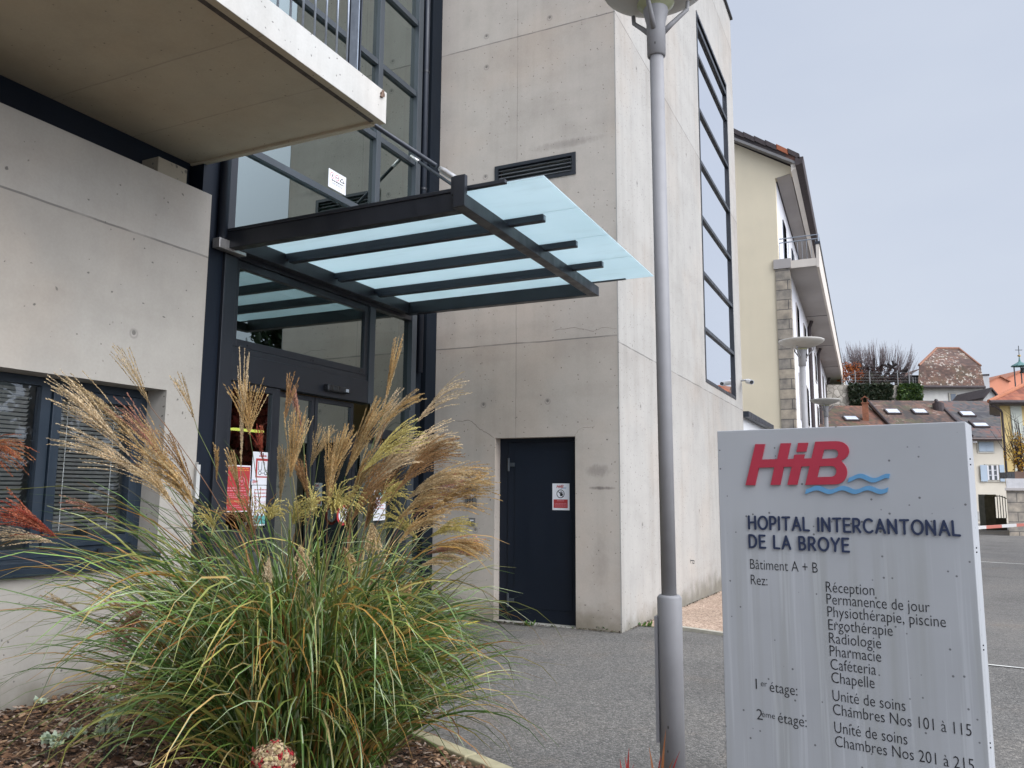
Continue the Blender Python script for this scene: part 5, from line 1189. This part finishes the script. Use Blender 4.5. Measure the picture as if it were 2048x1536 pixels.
# bark chips
mb = MB(); cols = [(.15, .082, .046), (.22, .125, .068), (.09, .05, .03), (.30, .19, .11), (.05, .03, .02), (.38, .29, .22), (.19, .10, .055)]
def chip(x, y):
    z = bedz(x, y)+rnd.uniform(.004, .03); a = rnd.uniform(0, 2*PI); l = rnd.choice((.007, .01, .013, .017, .022, .034)); w_ = l*rnd.uniform(.25, .6); tl = rnd.uniform(-.5, .5); rl = rnd.uniform(-.5, .5)
    u = Vector((math.cos(a), math.sin(a), tl)).normalized(); v_ = Vector((-math.sin(a), math.cos(a), rl)).normalized(); n = u.cross(v_)*.004
    k = rnd.choice(cols); f_ = rnd.uniform(.7, 1.3); mb.cur = tuple(q*f_ for q in k); c = Vector((x, y, z))
    mb.add([c-u*l-v_*w_*.6, c-v_*w_, c+u*l*.9-v_*w_*.3, c+u*l+v_*w_*.4, c+v_*w_, c-u*l*.8+v_*w_*.7, c+n*1.5], [(0, 1, 6), (1, 2, 6), (2, 3, 6), (3, 4, 6), (4, 5, 6), (5, 0, 6)])
cnt = 0
while cnt < 13000:
    x, y = rnd.uniform(XW+.02, -1.6), rnd.uniform(1.6, 5.0)
    if (Vector((x, y, 0))-K0).dot(kn) < -.02: chip(x, y); cnt += 1
CHIP = leafmat('bark_chip', .0, .9)
tag(mb.build('bark_chips', CHIP), 'loose bark chips scattered over the planting bed', 'mulch', kind='stuff')

# ================================================================== MISCANTHUS
GRASS = leafmat('grass_blade', .22, .42)
ROOT = Vector((-2.86, 3.46, bedz(-2.86, 3.46)))
clump = thing('ornamental_grass', 'big clump of tall ornamental grass with feathery tan plumes', 'ornamental grass', ROOT)
def blade(mb, p0, az, el, ln, wd, droop, col, mid, twist=0, seg=9):
    d2 = Vector((math.cos(az), math.sin(az), 0)); side0 = Vector((-math.sin(az), math.cos(az), 0)); p = Vector(p0); step = ln/seg; L_, C_, R_ = [], [], []
    az_w = rnd.uniform(-.25, .25); roll = rnd.uniform(-.9, .9)
    for i in range(seg+1):
        s = i/seg; e = el-droop*s**2.1; dd = d2*math.cos(az_w*s)+side0*math.sin(az_w*s); di = dd*math.cos(e)+UP0*math.sin(e)
        n = di.cross(side0); ro = roll+twist*s; side = side0*math.cos(ro)+n*math.sin(ro); nn_ = di.cross(side)
        w_ = wd*min(1, .5+s*2.2)*(1-s**2.6)+.0006
        L_.append(p-side*w_+nn_*w_*.35); C_.append(Vector(p)); R_.append(p+side*w_+nn_*w_*.35)
        if i < seg: p = p+di*step
    n0 = len(mb.v); mb.v += [tuple(q) for q in L_+C_+R_]; k = seg+1
    for i in range(seg):
        f_ = 1-.12*rnd.random(); c1 = tuple(q*f_ for q in col); mb.f.append([n0+i, n0+k+i, n0+k+i+1, n0+i+1]); mb.c.append(c1)
        mb.f.append([n0+k+i, n0+2*k+i, n0+2*k+i+1, n0+k+i+1]); mb.c.append(mid if rnd.random() < .3 else c1)
GC = [(.095, .175, .034), (.135, .22, .046), (.06, .11, .024), (.20, .245, .055), (.29, .29, .07), (.145, .23, .075), (.08, .14, .032)]
OC = [(.36, .19, .04), (.34, .25, .07), (.42, .29, .11), (.28, .13, .04), (.42, .35, .15)]
def grass(mb, root, n, spread, lmin, lmax, sc=1.0, dry=.2):
    for i in range(n):
        a = rnd.uniform(0, 2*PI); r_ = spread*math.sqrt(rnd.random()); p = root+Vector((math.cos(a)*r_, math.sin(a)*r_, 0)); p.z = bedz(p.x, p.y)-.01
        out = a+rnd.gauss(0, .6); lay = rnd.random()
        el = R(rnd.uniform(66, 89)) if lay > .26 else R(rnd.uniform(42, 70)); rs = math.cos(out-YAW)
        if rs < -.25 and rnd.random() < .5: continue
        ln = rnd.uniform(lmin, lmax)*(1 if lay > .3 else .85)*(1-.24*max(0, rs)); dr = R(rnd.uniform(60, 165)) if lay > .12+.1*rs else R(rnd.uniform(25, 80))
        if rs > .2: dr *= 1.15
        if rnd.random() < dry: col = rnd.choice(OC)
        else: col = rnd.choice(GC)
        f_ = rnd.choice((.5, .65, .8, 1.0, 1.2, 1.4)); col = tuple(q*f_ for q in col); mid = (.34, .40, .24) if rnd.random() < .7 else col
        blade(mb, p, out, el, ln, rnd.choice((.0034, .0042, .005, .006, .0078))*sc, dr, col, mid, rnd.uniform(-1.5, 1.5))
mb = MB(); grass(mb, ROOT, 1950, .44, .85, 1.72, 1.25, .13)
fol = mb.build('foliage', GRASS, clump, smooth=True)
mb = MB(); grass(mb, ROOT, 280, .38, 1.4, 2.05, .9, .2); mb.build('long_blades', GRASS, clump, smooth=True)
mb = MB()                                   # long thin arcs sweeping out to the left, and a loose skirt round the foot
for i in range(120):
    p = ROOT+RT0*rnd.uniform(-.4, .1)+FW0*rnd.uniform(-.25, .3); p.z = bedz(p.x, p.y); c_ = rnd.choice(GC[:3]+OC[:2]+[(.045, .06, .025), (.05, .05, .03)])
    blade(mb, p, YAW+PI+rnd.gauss(0, .42), R(rnd.uniform(42, 72)), rnd.uniform(1.2, 2.0), rnd.choice((.0026, .0034, .0042)), R(rnd.uniform(45, 115)), c_, c_, rnd.uniform(-1, 1), 12)
for i in range(330):
    a = rnd.uniform(0, 2*PI); p = ROOT+Vector((math.cos(a), math.sin(a), 0))*rnd.uniform(.2, .46); p.z = bedz(p.x, p.y); c_ = rnd.choice(GC+OC); f_ = rnd.choice((.5, .7, .9, 1.1)); c_ = tuple(q*f_ for q in c_)
    blade(mb, p, a+rnd.gauss(0, .5), R(rnd.uniform(32, 66)), rnd.uniform(.7, 1.3), rnd.choice((.003, .0045, .006)), R(rnd.uniform(60, 125)), c_, c_, rnd.uniform(-1.5, 1.5), 10)
mb.build('outer_blades', GRASS, clump, smooth=True)
mb = MB()                                   # pale ribbed blades arching over the front of the clump
for i in range(190):
    a = rnd.uniform(0, 2*PI); p = ROOT+Vector((math.cos(a)*.3, math.sin(a)*.3, 0)); p.z = bedz(p.x, p.y)
    out = math.atan2(-p.y, -p.x)+rnd.gauss(0, .75); c_ = rnd.choice([(.15, .23, .07), (.19, .26, .08), (.12, .19, .05), (.40, .34, .10), (.42, .24, .06), (.27, .29, .08)])
    blade(mb, p, out, R(rnd.uniform(68, 88)), rnd.uniform(1.1, 1.8), rnd.choice((.006, .0075, .009)), R(rnd.uniform(120, 175)), c_, (.46, .52, .33) if c_[0] < .25 else c_, rnd.uniform(-1, 1), 14)
mb.build('front_blades', GRASS, clump, smooth=True)
PLUM = leafmat('plume_fluff', .45, .8)
TAN = [(.50, .37, .20), (.56, .43, .25)]; GOLD = [(.53, .36, .17), (.47, .31, .13), (.58, .44, .23)]; YELL_ = [(.60, .52, .20), (.54, .45, .16)]; BRN = [(.33, .19, .085), (.40, .25, .12)]; PNK = [(.48, .24, .17), (.44, .27, .18)]; CRM = [(.68, .55, .37), (.62, .49, .31)]; RDD = [(.36, .075, .045), (.40, .13, .07)]
def spike(mb, pts, cols, dens, sz):
    """one raceme: thin axis with many little awned spikelets"""
    c = rnd.choice(cols); f_ = rnd.uniform(.8, 1.2); c = tuple(q*f_ for q in c); dk = tuple(q*.8 for q in c)
    for i in range(len(pts)-1):
        a, b = pts[i], pts[i+1]; d = (b-a); ln = d.length; d = d/ln; s1 = d.cross(Vector((rnd.gauss(0, 1), rnd.gauss(0, 1), rnd.gauss(0, 1)))).normalized(); w_ = .0007
        mb.cur = dk; mb.add([a-s1*w_, b-s1*w_*.7, b+s1*w_*.7, a+s1*w_], [(0, 1, 2, 3)])
        m = max(1, int(ln*dens))
        for k in range(m):
            p = a+d*ln*(k+rnd.random())/m; o = d.cross(Vector((rnd.gauss(0, 1), rnd.gauss(0, 1), rnd.gauss(0, 1)))).normalized(); e = (d*1.3+o*.5).normalized(); l = sz*rnd.uniform(.7, 1.4); s2 = e.cross(o+d*.3).normalized()*l*.24
            g_ = rnd.uniform(.8, 1.25); mb.cur = tuple(q*g_ for q in c); mb.add([p, p+e*l*.5-s2, p+e*l, p+e*l*.5+s2], [(0, 1, 2, 3)])
def plume(base, tip, cols, n, spread, droop, sidev, root, stalk_c, parent, pose=1.0):
    ax = tip-base; L_ = ax.length; ax = ax/L_; L_ *= 1.08 if sidev.dot(RT0) > .55 else 1.14
    s0 = ax.cross(UP0); s0 = s0.normalized() if s0.length > .1 else RT0.copy(); s1 = ax.cross(s0)
    # stalk from the ground, arching into the plume
    mid = root.lerp(base, .55); mid += (Vector((base.x-root.x, base.y-root.y, 0)))*-.16+UP0*.12
    pts = []
    for i in range(11):
        t = i/10; pts.append(root*(1-t)**2+mid*2*t*(1-t)+base*t*t)
    pts += [base+ax*L_*.2]
    sm_ = MB(); k = rnd.uniform(.8, 1.2); sm_.cur = tuple(q*k for q in stalk_c); sm_.tube(pts, [.0034-.0018*i/11 for i in range(12)], 5, False)
    so_ = sm_.build('stalk', GRASS, parent, smooth=True)
    pm = MB()
    for i in range(n):
        s = rnd.random()**1.2*.42; a = rnd.uniform(0, 2*PI); w_ = spread*math.sqrt(rnd.random())
        d = (ax+(s0*math.cos(a)+s1*math.sin(a))*w_+sidev*rnd.uniform(0, .5)).normalized(); ln = L_*(1-s*.75)*rnd.uniform(.62, 1.02)
        p = base+ax*L_*s; q = [p]; g_ = droop*rnd.uniform(.5, 1.4)
        for j in range(6): d = (d+(sidev*.28-UP0*.34)*g_*(j+1)/6*.9).normalized(); p = p+d*ln/6; q.append(p)
        spike(pm, q, cols, 220, .0112)
    return pm.build('plume', PLUM, so_)
cz = ROOT.dot(FW0)
PL = [ # base px, tip px, colours, racemes, spread, droop, side push, depth offset
 (302,815,252,700,TAN,9,.16,.1,-.2,.15),(396,862,362,752,TAN,9,.22,.1,-.2,.2),(262,915,148,768,CRM,24,.16,.25,-.5,-.1),(300,915,178,762,TAN,22,.16,.3,-.4,.1),(330,985,160,858,CRM,24,.2,.3,-.5,.0),
 (352,962,266,812,PNK,20,.16,.3,-.3,.2),(378,1010,290,852,GOLD,26,.25,.4,-.3,.0),(392,985,330,870,BRN,22,.22,.5,.1,.3),(482,940,487,742,CRM,14,.10,.0,0,.1),(500,872,496,772,GOLD,24,.55,.25,0,.1),
 (568,850,580,765,BRN,16,.16,.3,.1,.0),(607,872,588,788,PNK,12,.1,.1,0,.2),(580,960,596,842,GOLD,30,.24,.1,0,-.1),(433,962,432,900,GOLD,10,.12,.1,0,.0),(528,930,514,866,RDD,10,.3,.3,.2,.1),(620,935,642,860,TAN,14,.3,.2,.3,.1),
 (765,830,792,697,GOLD,16,.13,.05,0,.2),(832,845,905,752,CRM,18,.16,.5,.6,.1),(768,850,822,782,GOLD,16,.22,.4,.5,.1),(660,965,690,868,GOLD,30,.24,.2,.1,-.1),(690,955,742,815,GOLD,34,.20,.25,.3,.0),(722,945,806,848,YELL_,30,.24,.5,.4,-.1),
 (700,1000,738,905,GOLD,34,.3,.5,.3,.1),(742,980,806,872,CRM,34,.22,.5,.5,.0),(772,952,868,835,CRM,36,.22,.6,.7,.1),(790,985,876,862,BRN,32,.24,.6,.6,.0),(812,948,878,856,TAN,30,.22,.7,.7,.2),(730,1060,770,930,BRN,26,.25,.4,.3,.2),
 (812,1000,908,910,TAN,34,.22,.6,.7,-.1),(842,985,952,912,GOLD,34,.24,.8,.8,.1),(820,1040,900,935,PNK,26,.25,.6,.7,.1),(846,1040,955,935,GOLD,34,.22,.7,.7,.0),(790,1045,870,960,GOLD,34,.28,.8,.6,-.1),(858,1092,972,1072,GOLD,36,.28,.8,.8,.0),(858,1075,930,1025,YELL_,26,.3,.8,.7,.1),(850,1110,945,1062,PNK,24,.28,.7,.8,.15),
 (622,1022,632,975,YELL_,34,.9,1.5,0,-.2),(665,1030,690,965,YELL_,38,.8,1.4,.2,-.1),(540,1042,548,998,YELL_,36,.8,1.5,.1,-.2),(428,1060,418,1015,YELL_,26,.8,1.4,0,.1),(505,1080,498,990,BRN,26,.6,.9,-.3,.0),(585,1050,600,1000,YELL_,30,.8,1.3,.2,.2),
 (742,1045,748,1090,TAN,34,.5,1.2,0,-.3),(600,1088,604,1140,TAN,28,.5,.9,.1,-.35),(538,1112,536,1160,CRM,22,.3,.6,0,-.35),(632,1190,638,1240,CRM,20,.35,.6,.1,-.4),(822,1160,806,1195,GOLD,26,.7,1.2,-.2,-.2),(688,1092,708,1128,GOLD,24,.7,1.1,.2,-.2),(700,1080,690,1000,BRN,26,.3,.4,.1,.3),
 (118,1078,20,1008,RDD,30,.42,.3,-.5,-.35),(122,1088,10,1062,CRM,14,.35,.2,-.6,-.3),(392,1015,330,905,GOLD,30,.3,.6,-.3,-.1),(240,1043,150,990,PNK,12,.12,.5,-.5,.1),(300,1196,240,1275,PNK,28,.35,.5,-.4,-.35),(172,1232,105,1186,TAN,9,.14,.2,-.4,.1),
 (655,1020,664,885,GOLD,30,.22,.35,.2,-.1),(700,1045,752,940,BRN,30,.25,.5,.4,-.1),(560,1005,566,905,TAN,20,.16,.2,0,.1),(480,1005,470,915,GOLD,20,.2,.3,-.2,.1),(618,1005,604,925,BRN,22,.2,.3,-.1,.0),(795,1090,862,1000,GOLD,32,.26,.7,.6,-.15),(835,1135,918,1090,TAN,28,.3,.8,.7,.0),(745,905,778,795,CRM,20,.18,.4,.4,.2),(350,1015,290,925,TAN,22,.22,.5,-.3,-.1),(640,905,655,862,TAN,12,.3,.3,.2,.1),(835,1080,780,1010,YELL_,28,.5,.9,.3,.1),(760,1010,790,955,YELL_,30,.6,1.0,.4,.0)]
for (bx, by, tx, ty, cols, n, sp_, dr, sd, do) in PL:
    D_ = cz+do; b_ = at(bx, by, D=D_); t_ = at(tx, ty, D=D_+rnd.uniform(-.12, .12))
    a = rnd.uniform(0, 2*PI); r0 = ROOT+Vector((math.cos(a), math.sin(a), 0))*.25*math.sqrt(rnd.random())
    plume(b_, t_, cols, int(n*1.3), sp_, dr, RT0*sd, r0, rnd.choice([(.16, .20, .06), (.25, .20, .08), (.12, .15, .05), (.24, .12, .06)]), clump)
# neighbour clump, mostly outside the left edge
R2 = Vector((-4.15, 1.9, bedz(-4.15, 1.9)))
c2 = thing('ornamental_grass', 'second grass clump at the left edge with one drooping orange plume', 'ornamental grass', R2)
mb = MB(); grass(mb, R2, 220, .16, .6, 1.1); mb.build('foliage', GRASS, c2, smooth=True)
D2 = R2.dot(FW0)+.9
plume(at(-85, 905, D=D2), at(45, 872, D=D2), [(.48, .20, .09), (.42, .15, .08), (.50, .26, .12)], 44, .5, 1.1, RT0*.8, R2, (.2, .15, .06), c2)
# -- silvery leaved plants in the mulch
SILV = leafmat('silver_leaf', .25, .8)
def rosette(p, r_, n, mb):
    for i in range(n):
        a = rnd.uniform(0, 2*PI); e = rnd.uniform(.1, 1.1); d = Vector((math.cos(a)*math.cos(e), math.sin(a)*math.cos(e), math.sin(e))); s = d.cross(UP0).normalized(); l = r_*rnd.uniform(.6, 1.2); k = rnd.choice([(.42, .50, .36), (.50, .57, .43), (.54, .58, .32), (.36, .45, .33)])
        mb.cur = k; n_ = d.cross(s)*.2*l; mb.add([p, p+d*l*.35-s*l*.12, p+d*l*.5-s*l*.32+n_, p+d*l*.75-s*l*.16, p+d*l+n_*.6, p+d*l*.75+s*l*.16, p+d*l*.5+s*l*.32+n_, p+d*l*.35+s*l*.12], [(0, 1, 7), (1, 2, 3, 7), (3, 4, 5, 7), (5, 6, 7)])
for (x, y, hh, lab, nh) in ((100, 1528, .10, 'low silvery green plant in the mulch, nearest the left corner', 5), (215, 1520, .22, 'taller silvery green plant in front of the grass clump', 11), (235, 1435, .12, 'small silvery sprig under the grass at the left', 4), (130, 1492, .08, 'tiny silvery seedling between the two bigger silvery plants', 3), (70, 1420, .06, 'single tiny grey green seedling near the wing wall', 2)):
    p = at(x, y, Z=.14); t = thing('silvery_plant', lab, 'plant', setz(p, bedz(p.x, p.y)), 'silvery plants in the mulch'); mb = MB(); st_ = MB()
    for i in range(nh):
        q = setz(p, bedz(p.x, p.y))+RT0*rnd.uniform(-.06, .06)+FW0*rnd.uniform(-.05, .05); e = q+UP0*hh*rnd.uniform(.4, 1.1); st_.tube([setz(p, bedz(p.x, p.y)-.01), q+UP0*.02, e], [.002, .002, .0015], 4, False); rosette(e, .044, 15, mb)
    st_.build('stems', BARK, t); mb.build('leaves', SILV, t)
# -- dried flower ball at the bottom edge
bc = at(547, 1524, D=3.25); br0 = .088
t = thing('dried_flower_head', 'round dried tan and red flower head at the bottom edge', 'flower', setz(bc, bedz(bc.x, bc.y)))
MB().tube([setz(bc, bedz(bc.x, bc.y)-.02), bc+UP0*-.03], .006, 8).build('stem', BARK, t)
mb = MB()
for i in range(1700):
    d = Vector((rnd.gauss(0, 1), rnd.gauss(0, 1), rnd.gauss(0, 1))).normalized(); p = bc+d*br0*(.86+.12*math.sin(d.x*5+2)*math.sin(d.y*4+1)+.10*math.sin(d.z*6+d.x*3))*rnd.uniform(.74, 1.06); a = d.cross(Vector((rnd.gauss(0, 1), rnd.gauss(0, 1), 1))).normalized(); b = d.cross(a); a = (a+d*rnd.uniform(-.6, .6)).normalized(); s = rnd.uniform(.006, .013)
    redz = math.sin(d.x*9+1)+math.sin(d.z*8+d.y*7) > .95; mb.cur = rnd.choice([(.40, .03, .035), (.32, .025, .03)]) if redz else rnd.choice([(.42, .30, .17), (.52, .40, .25), (.30, .20, .11), (.22, .14, .08), (.46, .36, .18)])
    mb.add([p-a*s, p+b*s*.7, p+a*s, p-b*s*.7, p+d*s*.3], [(0, 1, 4), (1, 2, 4), (2, 3, 4), (3, 0, 4)])
mb.build('petals', leafmat('dry_petal', .2, .9), t)
# -- red strap leaves at the foot of the lamp post
for (x, lab, spec) in ((1258, 'red spiky leaves left of the lamp post foot', ((-18, -18, .1), (0, -40, .2), (10, -8, .5), (-8, -22, -.2))), (1318, 'red spiky leaves touching the lamp post foot', ((-20, -42, -.1), (14, -78, .15), (30, -20, .5), (4, -25, .4), (42, -34, .3)))):
    p = at(x, 1572, D=3.8); p0 = setz(p, -.02); t = thing('red_plant', lab, 'plant', p0, 'red spiky plants')
    mb = MB()
    for dx, dy, cv in spec:
        e = at(x+dx, 1536+dy, D=3.8+rnd.uniform(-.1, .1)); m2 = p0.lerp(e, .6)-RT0*cv*.06+UP0*.03; pts = [p0*(1-q)**2+m2*2*q*(1-q)+e*q*q for q in [k/7 for k in range(8)]]; k_ = rnd.choice([(.30, .035, .03), (.22, .03, .03), (.26, .10, .04)])
        mb.cur = k_
        for i in range(7):
            w0, w1 = .011*(1-(i/7)**1.6)+.0005, .011*(1-((i+1)/7)**1.6)+.0005; s = RT0*.95+FW0*.3; mb.add([pts[i]-s*w0, pts[i+1]-s*w1, pts[i+1]+s*w1, pts[i]+s*w0], [(0, 1, 2, 3)])
    mb.build('leaves', GRASS, t)
# -- weeds at the foot of the tower
for (x, y, n, lab) in ((1215, 1262, 46, 'green weed at the tower corner'), (1292, 1250, 26, 'small green weed on the tower side'), (1060, 1252, 14, 'low weedy tuft by the door threshold')):
    p = at(x, y, Z=.0); p.z = gz(p.x, p.y); t = thing('weed', lab, 'weed', p, 'weeds at the tower foot'); mb = MB()
    for i in range(n):
        a = rnd.uniform(0, 2*PI); e = rnd.uniform(.15, 1.2); d = Vector((math.cos(a)*math.cos(e), math.sin(a)*math.cos(e), math.sin(e))); s = d.cross(UP0).normalized(); l = rnd.uniform(.04, .10); o = p+RT0*rnd.uniform(-.07, .07); mb.cur = rnd.choice([(.08, .16, .03), (.11, .2, .04), (.06, .12, .03)])
        mb.add([o, o+d*l*.5-s*l*.16, o+d*l-UP0*.01, o+d*l*.5+s*l*.16], [(0, 1, 2, 3)])
    mb.build('leaves', LEAF, t)
# dark leaf litter by the door
mb = MB()
for i in range(620):
    x, y = (rnd.uniform(-4.75, -3.75), YT-.02-abs(rnd.gauss(0, .035))) if i < 260 else ((rnd.uniform(-4.9, -2.65), YT-.012-abs(rnd.gauss(0, .02))) if i < 440 else (XT+.015+abs(rnd.gauss(0, .02)), rnd.uniform(8.4, 13.5))); a = rnd.uniform(0, 6.3); l = rnd.uniform(.008, .022); u = Vector((math.cos(a), math.sin(a), rnd.uniform(-.3, .5)))*l; v_ = Vector((-math.sin(a), math.cos(a), rnd.uniform(-.3, .3)))*l*.6; mb.cur = rnd.choice([(.05, .035, .022), (.09, .06, .035), (.03, .024, .018), (.06, .075, .03)]); c = Vector((x, y, gz(x, y)+.016)); mb.add([c-u, c-v_, c+u, c+v_], [(0, 1, 2, 3)])
tag(mb.build('leaf_litter', CHIP), 'dark dry leaf litter along the tower foot by the door', 'litter', kind='stuff')
